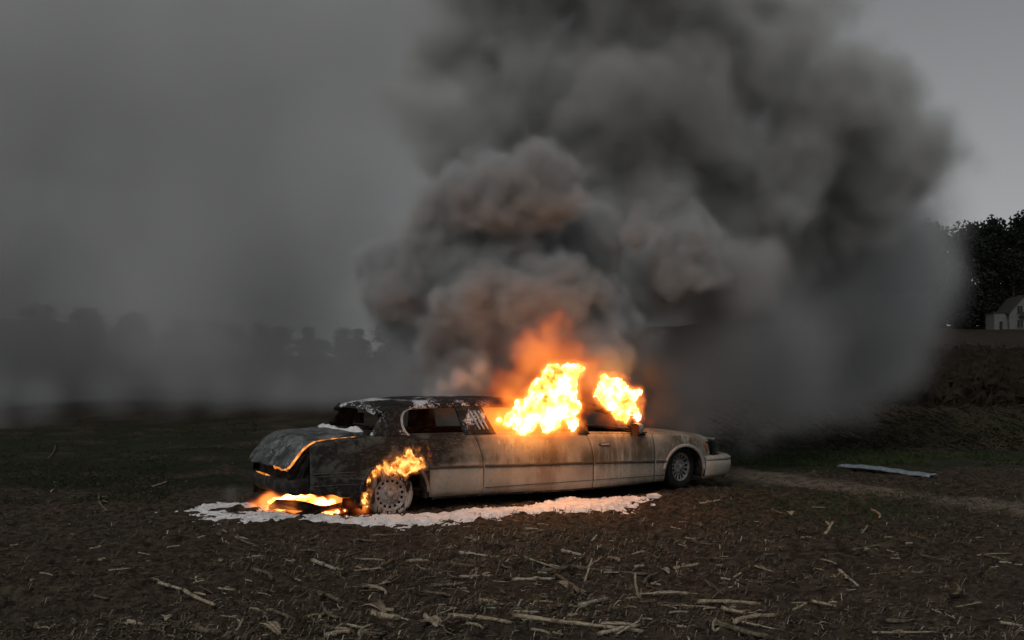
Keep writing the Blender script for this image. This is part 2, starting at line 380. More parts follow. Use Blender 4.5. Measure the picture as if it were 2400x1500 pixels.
# rear end
lu = curve([(0, -.285), (.25, -.60), (.5, -.93), (.66, -1.08), (.8, -1.185), (.92, -1.255), (1, -1.285)])
lz = curve([(0, 1.0), (.25, .99), (.5, .96), (.66, .885), (.8, .765), (.92, .67), (1, .615)])
V = []; nl = 46; nw = 30
for i in range(nl + 1):
    s = i / nl
    for j in range(nw + 1):
        q = j / nw; v = .115 + (WID - .235) * q; c = 1 - (2 * q - 1) ** 2
        e = min(1, min(q, 1 - q) / .06)
        u = lu(s) - .085 * c * s ** 1.3 - .10 * (1 - s) * c
        z = lz(s) + (.028 * c + .018 * e ** .5) * (1 - s * .6) - .018
        z += (-.05 * max(0, 1 - abs(s - .80) / .10) if abs(q - .5) < .17 else 0)     # number plate recess
        z += .010 * math.sin(q * 19 + s * 4) * s + .05 * (float(fbm(np.array(u * 5.), np.array(v * 3.5), 3, 61)) - .5) * (.35 + s); u += .04 * (float(fbm(np.array(v * 6.), np.array(s * 5.), 2, 67)) - .5) * s
        if j == 0: z -= .02
        if i > nl - 3: z += .012 * math.sin(j * 2.3)
        V.append((u, v, z))
lid = mesh_obj('boot_lid', V, grid_faces(nl + 1, nw + 1), M['lid'], car, solid=.014); lid['label'] = 'warped grey boot lid over the fire'
V = []; Fc = []; addbox(V, Fc, (-1.245, .99, .745), (.012, .50, .10)); pl = mesh_obj('plate_recess', V, Fc, M['lid'], lid, smooth=False)
# burnt tail panel, tail lamp cavities and rear bumper
V = []
for i in range(25):
    v = .07 + (WID - .14) * i / 24; c = 1 - ((v - .99) / .93) ** 2
    for j in range(8):
        z = .30 + .36 * j / 7
        V.append((-1.05 - .16 * c ** .35 + .025 * math.sin(i * 1.9 + j * 1.3), v, z))
mesh_obj('tail_panel', V, grid_faces(25, 8), M['soot'], car, solid=.02)
V = []
for i in range(12):
    u = -1.03 - .02 * i; 
    for j in range(9):
        z = .33 + (min(.84, belt(u)) - .06 - .33) * j / 8; V.append((u, plan(u) + .045 + .03 * math.sin(j * 1.7 + i), z))
mesh_obj('tail_lamp_cavity', V, grid_faces(12, 9), M['black'], car, solid=.015)
V = []
pr = [(.10, .475), (.02, .478), (-.02, .455), (-.03, .42), (-.028, .36), (-.01, .325), (.05, .305)]
for i in range(41):
    th = math.pi * i / 40; c = math.cos(th); s = math.sin(th)
    u = -.98 - .325 * s ** .38; v = .99 + .93 * (abs(c) ** .75) * (-1 if c > 0 else 1)
    dz = -.035 * (v / WID) + .012 * math.sin(i * .8)
    for (o, z) in pr: V.append((u + o, v + (.4 * o if v < .99 else -.4 * o), z + dz))
rb = mesh_obj('rear_bumper', V, grid_faces(41, len(pr)), M['soot'], car, solid=.02); rb['label'] = 'blackened sagging rear bumper'
V = []; Fc = []
addbox(V, Fc, (-.74, .0, .40), (.52, .012, .006)); addbox(V, Fc, (-.74, -.0, .545), (.54, .014, .010)); addbox(V, Fc, (-.73, .0, .51), (.50, .012, .006))
mesh_obj('quarter_moulding', V, Fc, simple('grey ash edge', (.10, .09, .085), .8, .5, 30), car, smooth=False)
V = []; Fc = []; addbox(V, Fc, (-.66, .03, .37), (.66, .03, .14)); addbox(V, Fc, (-.45, .06, .27), (.07, .06, .20), .3)
mesh_obj('scorched_valance', V, Fc, M['soot'], car, smooth=False)
# roof
rail = curve([(-.16, 1.24), (-.03, 1.285), (.29, 1.325), (1.08, 1.340), (2.0, 1.322), (2.9, 1.288), (3.27, 1.247), (3.50, 1.175)])
V = []; us = lin(-.13, 3.42, 70); nw = 26
for u in us:
    for j in range(nw + 1):
        q = j / nw; c = 1 - (2 * q - 1) ** 2; v = .265 + (WID - .53) * q
        uu = u - .10 * c * max(0, 1 - (u + .13) / .6) + .10 * c * max(0, (u - 2.9) / .5)
        z = rail(min(max(u, -.16), 3.5)) + .085 * c ** .55 + .008 * math.sin(u * 7 + q * 6)
        V.append((uu, v, z))
roof = mesh_obj('roof', V, grid_faces(len(us), nw + 1), M['roof'], car, solid=.02); roof['label'] = 'burnt black roof streaked with foam'
V = []
for u in lin(-.10, 3.42, 60):
    z = rail(u); V += [(u, .262, z + .012), (u, .248, z), (u, .240, z - .03), (u, .255, z - .042)]
mesh_obj('roof_rail', V, grid_faces(60, 4), M['roof'], car, solid=.012)
V = [(a, WID - b, c) for a, b, c in V]; mesh_obj('roof_rail', V, grid_faces(60, 4), M['soot'], car, solid=.012)
# pillars: outlines in (u, z) laid on the leaning window plane
def vwin(z): return .075 + .50 * (z - .955)
def pillar(name, left, right, mat, far=False, n=14, th=.035, lab=None):
    L = curve([(z, u) for u, z in left]); Rr = curve([(z, u) for u, z in right]); V = []
    z0 = max(left[0][1], right[0][1]) * .5 + min(left[0][1], right[0][1]) * .5; z1 = max(left[-1][1], right[-1][1])
    for i in range(n + 1):
        z = z0 + (z1 - z0) * i / n; a, b = L(z), Rr(z)
        for j in range(7): V.append((a + (b - a) * j / 6, (WID - vwin(z)) if far else vwin(z), z))
    o = mesh_obj(name, V, grid_faces(n + 1, 7), mat, car, solid=th)
    if lab: o['label'] = lab
    return o
CL = [(-.27, .97), (-.20, 1.06), (-.11, 1.17), (-.01, 1.262), (.05, 1.30)]
CR = [(.225, .955), (.185, 1.01), (.165, 1.09), (.175, 1.17), (.225, 1.25), (.33, 1.30)]
pillar('rear_pillar', CL, CR, M['pillar_foam'], lab='black rear pillar speckled with foam')
pillar('rear_pillar', CL, CR, M['soot'], True)
CF = [(.262, .955), (.222, 1.01), (.200, 1.09), (.212, 1.17), (.262, 1.25), (.40, 1.30)]
pillar('door_frame', [(u - .03, z) for u, z in CF], CF, M['foamcoat'], lab='pale foam coated door frame')
P2L = [(1.035, .94), (.975, 1.33)]; P2R = [(1.49, .94), (1.35, 1.33)]
pillar('middle_pillar', P2L, P2R, M['pillar_foam2'], lab='wide black middle pillar with foam runs'); pillar('middle_pillar', P2L, P2R, M['soot'], True)
V = []; Fc = []
for k in range(3):
    tv, tf = tube([((1.315 + .062 * k - .36 * (z - 1.02) - .06), vwin(z) - .028, z) for z in (1.01, 1.07, 1.13, 1.19, 1.25)], .012, 6); mesh_obj('vent_slat', tv, tf, M['foamcoat'], car)
    for i in range(0):
        z = 1.02 + .235 * i / 8; u = 1.315 + .062 * k - .36 * (z - 1.02) - (.03 if False else 0)
        addbox(V, Fc, (u - .06, vwin(z) - .026, z), (.026, .02, .032))
PBL = [(2.80, .90), (2.755, 1.29)]; PBR = [(2.975, .90), (2.86, 1.29)]
pillar('front_door_pillar', PBL, PBR, M['pillar_foam2']); pillar('front_door_pillar', PBL, PBR, M['soot'], True)
PAL = [(3.86, .86), (3.60, 1.05), (3.31, 1.24)]; PAR = [(3.96, .86), (3.68, 1.06), (3.40, 1.25)]
pillar('windscreen_pillar', PAL, PAR, M['soot']); pillar('windscreen_pillar', PAL, PAR, M['soot'], True)
# rear window surround: top band and parcel shelf
V = []
for j in range(15):
    q = j / 14; c = 1 - (2 * q - 1) ** 2; v = .24 + (WID - .48) * q
    for s in (0, .5, 1): V.append((-.10 - .13 * c - .055 * s, v, 1.275 + .08 * c ** .55 - .055 * s))
mesh_obj('rear_window_header', V, grid_faces(15, 3), M['roof'], car, solid=.015)
V = []
for i in range(4):
    for j in range(21):
        q = j / 20; c = 1 - (2 * q - 1) ** 2; v = .13 + (WID - .26) * q; V.append((-.33 - .10 * c + .2 * i / 3, v, .985 + .02 * c + .01 * i))
mesh_obj('parcel_shelf', V, grid_faces(4, 21), M['soot'], car, solid=.015)
# burnt-out inside: floor, bulkheads, seat frames, underbody, arch liners
V = []; Fc = []
addbox(V, Fc, (1.95, .99, .27), (4.6, 1.72, .03)); addbox(V, Fc, (4.05, .99, .55), (.03, 1.7, .55)); addbox(V, Fc, (-.22, .99, .62), (.03, 1.7, .62))
addbox(V, Fc, (1.4, .09, .38), (1.75, .02, .26)); addbox(V, Fc, (3.15, .09, .38), (2.2, .02, .26)); addbox(V, Fc, (2.1, .12, .68), (3.9, .02, .44)); addbox(V, Fc, (2.1, WID - .12, .60), (3.9, .02, .6))  # black inner sheets added behind the panel gaps to keep them dark
addbox(V, Fc, (2.35, .35, .20), (3.4, .12, .12)); addbox(V, Fc, (2.35, 1.6, .20), (3.4, .12, .12)); addbox(V, Fc, (4.95, .99, .42), (.5, 1.2, .3))
mesh_obj('chassis', V, Fc, M['black'], car, smooth=False)
def seat(u, back=1):
    V = []; Fc = []
    for s in range(2):
        v = .55 + .88 * s
        for k in range(7): addbox(V, Fc, (u + back * (.02 * k), v, .55 + .08 * k), (.025, .62 - .03 * max(0, k - 4), .018))
        for e in (-.3, .3): addbox(V, Fc, (u + back * .06, v + e, .76), (.03, .03, .55))
        addbox(V, Fc, (u - back * .25, v, .47), (.5, .6, .05)); addbox(V, Fc, (u + back * .15, v, 1.14), (.06, .22, .14))
    mesh_obj('seat_frame', V, Fc, M['black'], car, smooth=False)
seat(3.0, -1); seat(.25, -1)
for cu, rx, rz, cz in ((.03, .437, .423, .245), (4.675, .378, .385, .275)):
    for far in (0, 1):
        V = []
        for i in range(25):
            th = math.pi * (-.06 + 1.12 * i / 24)
            for vv in (.02, .2, .42): V.append((cu + (rx + .015) * math.cos(th), WID - vv if far else vv, cz + (rz + .015) * math.sin(th)))
        mesh_obj('arch_liner', V, grid_faces(25, 3), M['soot'], car, solid=.01)
        V = [(cu + a * .5, (WID - .43) if far else .43, z) for a in (-1, 1) for z in (.2, .72)]
        mesh_obj('arch_wall', V, [(0, 1, 3, 2)], M['black'], car, solid=.01)
V = []
for i in range(31):
    th = math.pi * (.02 + .93 * i / 30)
    for r_, o in ((0, -.004), (.012, -.016), (.040, -.014), (.048, .0)): V.append((4.675 + (.378 + r_) * math.cos(th), vside(4.6, .5) + o + .03 * max(0, math.cos(th)) ** 3, .275 + (.385 + r_) * math.sin(th)))
mesh_obj('wheel_arch_trim', V, grid_faces(31, 4), M['archtrim'], car, solid=.006)
V = []
for i in range(31):
    th = math.pi * (0 + .98 * i / 30)
    for r_, o in ((0, -.004), (.01, -.014), (.035, -.008)): V.append((.03 + (.437 + r_) * math.cos(th), vside(0, .5) + o, .245 + (.423 + r_) * math.sin(th)))
mesh_obj('wheel_arch_trim', V, grid_faces(31, 3), M['paint_char'], car, solid=.006)
# mouldings
mz = curve([(.45, .552), (1.28, .536), (2.4, .512), (4.0, .474), (4.35, .462)])
for a, b, nm in ((.50, 1.26, 1), (1.29, 2.99, 2), (3.03, 4.09, 3), (4.12, 4.31, 4)):
    V = []
    for u in lin(a, b, 12):
        z = mz(u); V += [(u, -.006, z + .016), (u, -.018, z + .010), (u, -.018, z - .010), (u, -.006, z - .016)]
    mesh_obj('side_moulding', V, grid_faces(12, 4), M['trim'], car, solid=.004)
V = []
for u in lin(1.30, 4.28, 30):
    z = .248 + .004 * u; V += [(u, .006, z + .004), (u, .0, z), (u, .006, z - .004)]
mesh_obj('sill_crease', V, grid_faces(30, 3), M['trim'], car, solid=.004)
# jagged burnt drip edge along the sill
V = []; Fc = []
for i in range(150):
    u = .55 + 3.6 * i / 150; h = .015 + .022 * random.random(); 
    if u < 3.3 or random.random() < .3: addbox(V, Fc, (u, .045, sill(u) - h / 2 - .002), (.017, .02, h))
V = []
for i in range(241):
    u = .55 + 3.4 * i / 240; h = .018 + .026 * random.random() * (1 if i % 2 else .25) * (1 if u < 3.3 else .4); V += [(u, .040, sill(u) + .012), (u, .044, sill(u) - h)]
mesh_obj('burnt_sill_edge', V, grid_faces(241, 2), M['soot'], car, smooth=False, solid=.01)
# door handle, mirror, aerial stub
V = []; Fc = []
for r_, o in ((1, 0), (.9, -.012), (.6, -.016)):
    for i in range(20):
        th = 2 * math.pi * i / 20; V.append((3.20 + .10 * r_ * math.cos(th), vside(3.2, .745) + o - .004, .748 + .027 * r_ * math.sin(th)))
Fc = [(a * 20 + i, a * 20 + (i + 1) % 20, (a + 1) * 20 + (i + 1) % 20, (a + 1) * 20 + i) for a in (0, 1) for i in range(20)] + [tuple(range(40, 60))]
hd = mesh_obj('door_handle', V, Fc, M['trim'], fd)
V = []; Fc = []; addbox(V, Fc, (3.21, vside(3.2, .745) - .026, .752), (.12, .014, .018)); mesh_obj('handle_grip', V, Fc, M['foamcoat'], hd, smooth=False)
# mirror
mir = bpy.data.objects.new('side_mirror', None); link(mir, car); mir.location = (3.70, -.10, .965); mir.rotation_euler = (0, R(-8), R(8))
V = []
for i, (x, s) in enumerate(((-.03, .96), (-.02, 1.0), (.03, .97), (.07, .78), (.09, .45), (.095, .05))):
    for j in range(20):
        th = 2 * math.pi * j / 20; V.append((x, .085 * s * math.copysign(abs(math.cos(th)) ** .7, math.cos(th)), .082 * s * math.copysign(abs(math.sin(th)) ** .8, math.sin(th))))
mesh_obj('mirror_housing', V, grid_faces(6, 20, True), M['archtrim'], mir)
gm, a_, b_, c_ = new_mat('sooty mirror glass'); c_.inputs['Base Color'].default_value = (.10, .04, .03, 1); c_.inputs['Roughness'].default_value = .3; c_.inputs['Metallic'].default_value = .6
mesh_obj('mirror_glass', [(-.028, .078 * math.cos(t), .076 * math.sin(t)) for t in [2 * math.pi * j / 20 for j in range(20)]], [tuple(range(20))], gm, mir)
V = []; Fc = []; addbox(V, Fc, (.02, .06, -.085), (.07, .14, .05)); addbox(V, Fc, (.10, .09, -.075), (.10, .03, .03), .3); mesh_obj('mirror_arm', V, Fc, M['soot'], mir, smooth=False)
# wheels
def wheel(loc, rz, rimmat, tyremat, holes, hr, hw, flat, dz=0, lab=None, ts=1.0):
    w_ = bpy.data.objects.new('wheel', None); link(w_, car); w_.location = loc; w_.rotation_euler = (0, 0, rz)
    if lab: w_['label'] = lab
    NA = holes * 6
    rad = [.216, .214, .205, .192, hr[1], hr[0], .112, .104, .092, .06, .045, .043, .0]
    dep = [.0, -.016, -.020, -.004, .006, .010, .016, -.004, -.010, -.004, -.006, -.026, -.028]
    V = []; Fc = []
    for r_, d in zip(rad, dep):
        for i in range(NA): th = 2 * math.pi * i / NA; V.append((r_ * math.cos(th), d, r_ * math.sin(th)))
    for a in range(len(rad) - 1):
        for i in range(NA):
            if a == 4 and (i % 6) < hw: continue
            Fc.append((a * NA + i, a * NA + (i + 1) % NA, (a + 1) * NA + (i + 1) % NA, (a + 1) * NA + i))
    for i in range(5):
        th = 2 * math.pi * i / 5 + .3; addbox(V, Fc, (.073 * math.cos(th), -.014, .073 * math.sin(th)), (.018, .02, .018), 0)
    mesh_obj('rim', V, Fc, rimmat, w_, solid=.006)
    V = [(0, .05, 0)] + [(.205 * math.cos(t), .05, .205 * math.sin(t)) for t in [2 * math.pi * j / 40 for j in range(40)]]
    mesh_obj('brake_disc', V, [(0, 1 + j, 1 + (j + 1) % 40) for j in range(40)], M['black'], w_, solid=.01)
    V = []; prof = [(.205, -.012), (.225, -.030), (.27, -.042), (.305, -.034), (.325, -.01), (.332, .04), (.332, .13), (.30, .18), (.21, .17)]
    for r_, d in prof:
        r_ = .205 + (r_ - .205) * ts
        for i in range(64):
            th = 2 * math.pi * i / 64; x = r_ * math.cos(th); z = r_ * math.sin(th)
            if z < -flat: 
                ex = (-flat - z); z = -flat - .004 * r_; d2 = d - (.25 * ex if d < .07 else -.25 * ex); x *= 1 + .25 * ex
            else: d2 = d
            V.append((x, d2, z + (.0)))
    mesh_obj('tyre', V, grid_faces(len(prof), 64, True), tyremat, w_, solid=.006)
    return w_
wheel((0, .075, .242), R(-2), M['rim'], M['tyre'], 15, (.148, .176), 2.2, .236, lab='rear wheel coated in foam, tyre flat', ts=.78)
wheel((4.68, .13, .355), R(12), M['rimf'], M['tyre2'], 15, (.125, .188), 3, .335, lab='front wheel turned inwards')
for u, z in ((0, .242), (4.68, .345)):
    ww = wheel((u, WID - .075, z), R(180), M['rimf'], M['tyre2'], 15, (.148, .176), 2.2, .236 if u == 0 else .33)

# ------------------------------------------------------------ foam lumps lying on the car (part of its coat) and foam on the ground
def heightlump(name, pts, size, fn, mat, parent=None): pass
V = []; n1, n2 = 26, 60
for i in range(n1):
    for j in range(n2):
        q = j / (n2 - 1); c = 1 - (2 * q - 1) ** 2; v = .17 + (WID - .34) * q; s = i / (n1 - 1)
        u = -.40 - .12 * c + .20 * s; hgt = .07 * math.sin(math.pi * min(1, s * 1.1)) * (float(fbm(np.array(u * 5.), np.array(v * 5.), 4, 77)) * 1.5 + .45) * (min(1, q / .08) * min(1, (1 - q) / .05))
        V.append((u, v, .985 + .02 * c + hgt - .012 - .02 * (1 - s)))
dl = mesh_obj('foam_bank', V, grid_faces(n1, n2), M['foam'], car); dl['label'] = 'white foam heaped under the rear window'

poly = np.array([(-4.15, 11.7), (-3.6, 10.85), (-3.1, 10.72), (-2.5, 10.80), (-1.9, 10.72), (-1.47, 10.66), (-.9, 10.85), (-.51, 11.05), (0, 11.38), (.8, 11.6), (1.30, 11.95), (1.9, 12.7), (1.65, 12.95), (.85, 12.72), (.3, 12.08), (-.2, 11.82), (-.9, 11.45), (-1.3, 11.25), (-2.0, 11.05), (-2.7, 11.25), (-3.1, 11.8), (-3.5, 12.4), (-4.0, 12.6)])
def polysd(x, y, pl):
    d = np.full(x.shape, 1e9); ins = np.zeros(x.shape, bool); n = len(pl)
    for i in range(n):
        a = pl[i]; b = pl[(i + 1) % n]; e = b - a; wx = x - a[0]; wy = y - a[1]
        t = np.clip((wx * e[0] + wy * e[1]) / (e @ e), 0, 1); d = np.minimum(d, np.hypot(wx - e[0] * t, wy - e[1] * t))
        c = ((a[1] <= y) & (y < b[1])) | ((b[1] <= y) & (y < a[1])); xi = a[0] + (y - a[1]) / (e[1] if e[1] else 1e-9) * e[0]
        ins ^= c & (x < xi)
    return np.where(ins, d, -d)
fx, fy = np.meshgrid(np.arange(-5.0, 2.4, .017), np.arange(10.3, 13.8, .017))
sd = polysd(fx, fy, poly)
edge_ = 1 - sstep(-.05, .30, sd)
hh = sstep(-.28, .22, sd) * .070 + (fbm(fx * 2.2, fy * 3, 3, 90) - .5) * .05 + (fbm(fx * 9, fy * 14, 5, 91, .75) - .5) * (.025 + .09 * edge_) - .034 + (fbm(fx*30, fy*30, 2, 95) - .5) * (.006 + .035 * edge_)
hh = hh - .035 * sstep(-2.6, -3.6, fx) * (fbm(fx * 3, fy * 9, 3, 93)) * 1.3 + .05 * np.exp(-((fx - .72) ** 2 + (fy - 12.75) ** 2) / .05)
hh = np.where(sd < -.42, -.3, hh)
base = (terrain(fx, fy) + clods(fx, fy)) * .4
fz = np.maximum(base + hh, -.25)
q = grid_q(*fx.shape); keep = hh.ravel()[q].max(1) > -.05
me = big_mesh('foam', np.stack([fx.ravel(), fy.ravel(), fz.ravel()], 1), q[keep], M['foam'])
tag(link(bpy.data.objects.new('foam', me)), 'white extinguisher foam spread over the soil beside the limousine', 'foam', kind='stuff')

# ------------------------------------------------------------ debris under the tail
def G(px, py, dz=0.0):
    """point of the field seen at a pixel of the photograph (flat near part)"""
    Y = H * F / (py - HOR); X = (px - 1200) / F * Y
    return Vector((X, Y, gz(X, Y) + dz))
def Lc(p):   # world -> car coordinates
    d = Vector(p) - R0; return (d.x * math.cos(A) + d.y * math.sin(A), -d.x * math.sin(A) + d.y * math.cos(A), d.z)
V, Fc = tube([Lc(P(700, 1210, 11.25)), Lc(P(735, 1200, 11.35)), Lc(P(775, 1189, 11.4)), Lc(P(815, 1180, 11.5)), Lc(P(850, 1172, 11.6))], [.022, .028, .03, .033, .035])
ep = mesh_obj('exhaust_pipe', V, Fc, M['soot'], car); ep['label'] = 'charred exhaust pipe fallen to the ground'
V = []
for i in range(12):
    for j in range(8):
        t = i / 11; p = P(803 + 46 * j / 7, 1168 + 34 * t + 5 * math.sin(j * .9) * t, 11.35 - .05 * math.sin(t * 2.6) + .10 * (t > .8) * (j / 7))
        if j < 2: p.y -= .05 * t; p.x -= .02 * t
        V.append(Lc(p))
mf = mesh_obj('mud_flap', V, grid_faces(12, 8), M['black'], car, solid=.01)
pts = [P(632, 1190, 11.6), P(652, 1180, 11.55), P(690, 1184, 11.5), P(725, 1190, 11.45), P(765, 1192, 11.4)]
V, Fc = tube(pts, [.03, .055, .06, .055, .02], 10); V = [(x + .012 * math.sin(i * 5.1), y + .015 * math.cos(i * 3.3), max(z + .012 * math.sin(i * 7.7), .005)) for i, (x, y, z) in enumerate(V)]
o = mesh_obj('bumper_fragment', V, Fc, M['soot']); tag(o, 'charred bumper fragment lying in the flames under the tail', 'car part')
V, Fc = tube([P(722, 1196, 11.2), P(735, 1188, 11.2), P(742, 1198, 11.15), P(736, 1208, 11.1), P(760, 1215, 11.0), P(800, 1216, 11.0), P(840, 1213, 11.05), P(872, 1208, 11.1)], .007, 6)
o = mesh_obj('loose_wire', V, Fc, M['black']); tag(o, 'thin burnt wire looping out of the flames behind the rear wheel', 'wire')
# scrap of white carton, weathered board
c0 = G(1530, 1172); V = [(c0.x + x, c0.y + y, c0.z + z) for x, y, z in [(-.10, -.04, 0), (.07, -.06, 0), (.08, .05, .01), (-.07, .06, 0), (-.09, -.04, .055), (.06, -.055, .04), (.06, .04, .065), (-.06, .05, .05), (0, 0, .025), (.12, -.03, .035)]]
o = mesh_obj('crushed_carton', V, [(0, 1, 5, 4), (1, 9, 5), (9, 2, 6, 5), (2, 3, 7, 6), (3, 0, 4, 7), (4, 5, 8), (5, 6, 8), (6, 7, 8), (7, 4, 8)], simple('white card', (.62, .58, .55), .8, .2), smooth=False)
tag(o, 'small crushed white carton on scorched soil near the foam tip', 'carton')
a_, b_ = G(1970, 1098, .05), G(2188, 1120, .05); V = []; n = 24
d = (b_ - a_); pr_ = Vector((-d.y, d.x, 0)).normalized()
for i in range(n + 1):
    t = i / n; c_ = a_ + d * t
    for s, zz in ((-1, -.025), (-.96, .0), (-.5, .018), (0, .006), (.5, .02), (.96, .0), (1, -.025)):
        V.append(tuple(c_ + pr_ * (.115 * s * (1 - .25 * (t < .06))) + Vector((0, 0, zz + .02 * math.sin(t * 5) + .006 * math.sin(t * 31 + s)))))
o = mesh_obj('fallen_board', V, grid_faces(n + 1, 7), simple('weathered blue grey board', (.20, .25, .28), .6, .35, 12, bump=.3), solid=.02)
tag(o, 'long weathered blue grey board lying on grass right of the limousine', 'board')

# ------------------------------------------------------------ crop residue
def straw(name, a, b, off):
    t = NT(name); n = t.noise(18, 5, (1, 6, 6), .6, off=(off, 0, 0)); n2 = t.noise(5, 3, off=(0, off, 3))
    c = t.mix(t.ramp(n, .35, .65), a, b); c = t.mix(t.ramp(n2, .5, .66, 0, .7), c, (.05, .038, .025)); t.bump(n, .5, .004); return t.out(c, .75, 0, .25)
ST = [straw('dry corn straw', (.17, .135, .09), (.43, .36, .25), 0), straw('weathered corn straw', (.07, .055, .038), (.19, .155, .105), 4), straw('pale corn straw', (.22, .19, .14), (.50, .44, .34), 9)]
def stalk_mesh(k):
    r = random.Random(100 + k); n = 9; r0 = r.uniform(.010, .014); bend = r.uniform(-.05, .05); V = []; Fc = []
    pts = [(-.5 + i / (n - 1), bend * math.sin(math.pi * i / (n - 1)) + r.uniform(-.004, .004), .004 * r.random()) for i in range(n)]
    rad = [r0 * (1.22 if i % 3 == 1 else 1) * (1 - .35 * i / n) for i in range(n)]
    V, Fc = tube(pts, rad, 7)
    for q in range(r.choice([0, 0, 1, 1])):          # torn husk leaves along the stalk
        s0 = r.uniform(-.4, .2); ln = r.uniform(.18, .4); side_ = r.choice((-1, 1)); b = len(V)
        for i in range(6):
            t = i / 5; wd = .016 * math.sin(math.pi * (t * .8 + .15)); x = s0 + ln * t; y = side_ * (.010 + .035 * t * t); z = .010 + .006 * math.sin(t * 3)
            V += [(x, y - wd, z), (x, y, z + .008), (x, y + wd, z)]
        Fc += [(b + i * 3 + j, b + i * 3 + j + 1, b + i * 3 + j + 4, b + i * 3 + j + 3) for i in range(5) for j in (0, 1)]
    me = bpy.data.meshes.new('corn_stalk'); me.from_pydata(V, [], Fc); me.update(); me.polygons.foreach_set('use_smooth', [True] * len(me.polygons)); me.materials.append(ST[(0, 1, 1, 2, 0, 1)[k % 6]]); return me
SM = [stalk_mesh(k) for k in range(12)]
def put_stalk(a, b, k, label, th=1.0, name='corn_stalk'):
    d = b - a; o = bpy.data.objects.new(name, SM[k % 12]); link(o); o.location = (a + b) / 2
    ax = d.normalized(); q = ax.to_track_quat('X', 'Z'); o.rotation_mode = 'QUATERNION'; o.rotation_quaternion = q
    o.scale = (d.length, th, th); tag(o, label, 'corn stalk', 'corn stalks littering the field'); return o
LONG = [((1205, 1464, 1508, 1499), 'longest pale corn stalk on bare soil at the very bottom middle', 1.5), ((1335, 1335, 1527, 1347), 'long straight pale corn stalk lying level in front of the centre door', 1.3),
 ((1305, 1360, 1372, 1400), 'dark thick corn stalk slanting down to the right beside a pale husk', 1.3), ((1360, 1437, 1424, 1403), 'thick corn stalk slanting up to the right below the standing stalk', 1.3),
 ((1636, 1416, 1786, 1415), 'level pale corn stalk above a crossed pair in the right foreground', 1.2), ((1665, 1465, 1810, 1497), 'lower stalk of the crossed pair in the right foreground', 1.6),
 ((1720, 1473, 1826, 1446), 'upper stalk of the crossed pair in the right foreground', 1.3), ((742, 1393, 796, 1422), 'short thick bright corn stalk below the rear wheel', 1.7),
 ((590, 1340, 636, 1362), 'short bright corn stalk in front of the boot', 1.6), ((730, 1325, 787, 1342), 'bright corn stalk just below the rear bumper debris', 1.5),
 ((870, 1443, 936, 1457), 'pale split corn stalk at the bottom beside a husk fan', 1.8), ((465, 1477, 512, 1499), 'pale corn stalk cut by the bottom edge at the left', 1.6),
 ((1932, 1272, 1956, 1240), 'pale corn husk standing up in the grass on the right', 1.6), ((2228, 1407, 2243, 1377), 'pale corn husk standing up at the lower right edge', 1.6),
 ((2300, 1310, 2358, 1325), 'thin pale corn stalk at the far right of the field', 1.2), ((356, 1142, 390, 1127), 'thin pale corn stalk in the grass left of the foam', 1.2)]
REST = [(995, 1450, 1025, 1476), (1050, 1460, 1200, 1470), (870, 1341, 922, 1320), (955, 1321, 1006, 1325), (825, 1272, 886, 1276), (895, 1258, 946, 1254), (370, 1377, 426, 1392), (430, 1390, 502, 1430), (1055, 1327, 1116, 1340), (1075, 1356, 1156, 1356), (1010, 1380, 1096, 1381), (990, 1395, 1061, 1410), (1075, 1306, 1146, 1309), (760, 1495, 826, 1489), (1807, 1197, 1843, 1211), (2042, 1197, 2061, 1225), (2135, 1260, 2166, 1274), (1510, 1366, 1546, 1350), (1200, 1369, 1301, 1367), (1690, 1432, 1748, 1439), (113, 1076, 130, 1051), (120, 1153, 136, 1128), (232, 1170, 253, 1201), (1230, 1262, 1270, 1250), (1316, 1302, 1362, 1315), (1425, 1318, 1450, 1328), (1270, 1352, 1335, 1345), (1530, 1400, 1620, 1398), (1590, 1228, 1650, 1236), (1790, 1270, 1832, 1300), (1965, 1340, 2012, 1372), (1640, 1180, 1690, 1176), (555, 1260, 598, 1275), (520, 1245, 575, 1270), (760, 1440, 800, 1452), (640, 1455, 690, 1468), (300, 1450, 335, 1462), (1120, 1418, 1165, 1425), (1240, 1430, 1330, 1436), (860, 1380, 905, 1402), (905, 1370, 930, 1350), (700, 1290, 740, 1300), (1400, 1500, 1500, 1490), (1580, 1330, 1640, 1322), (2110, 1345, 2170, 1350), (1900, 1420, 1960, 1432), (2080, 1470, 2170, 1455), (2000, 1300, 2060, 1290)]
used = []
for i, ((x0, y0, x1, y1), lab, th) in enumerate(LONG):
    a_, b_ = G(x0, y0, .02), G(x1, y1, .02)
    if 'standing' in lab and 'below' not in lab: b_ = Vector((a_.x + (x1 - x0) / F * a_.y, a_.y + .05, a_.z + (y0 - y1) / F * a_.y))
    put_stalk(a_, b_, i, lab, th); used.append(((a_ + b_) / 2))
o = put_stalk(G(1500, 1412, .0), G(1500, 1412) + Vector((-.035, .02, .20)), 4, 'thin dark corn stalk standing upright in the middle foreground', .8)
for i, (x0, y0, x1, y1) in enumerate(REST): put_stalk(G(x0, y0, .018), G(x1, y1, .022), i + 3, 'dry pale corn stalk lying on the ploughed soil', 1.15)
rr = random.Random(4); n = 0
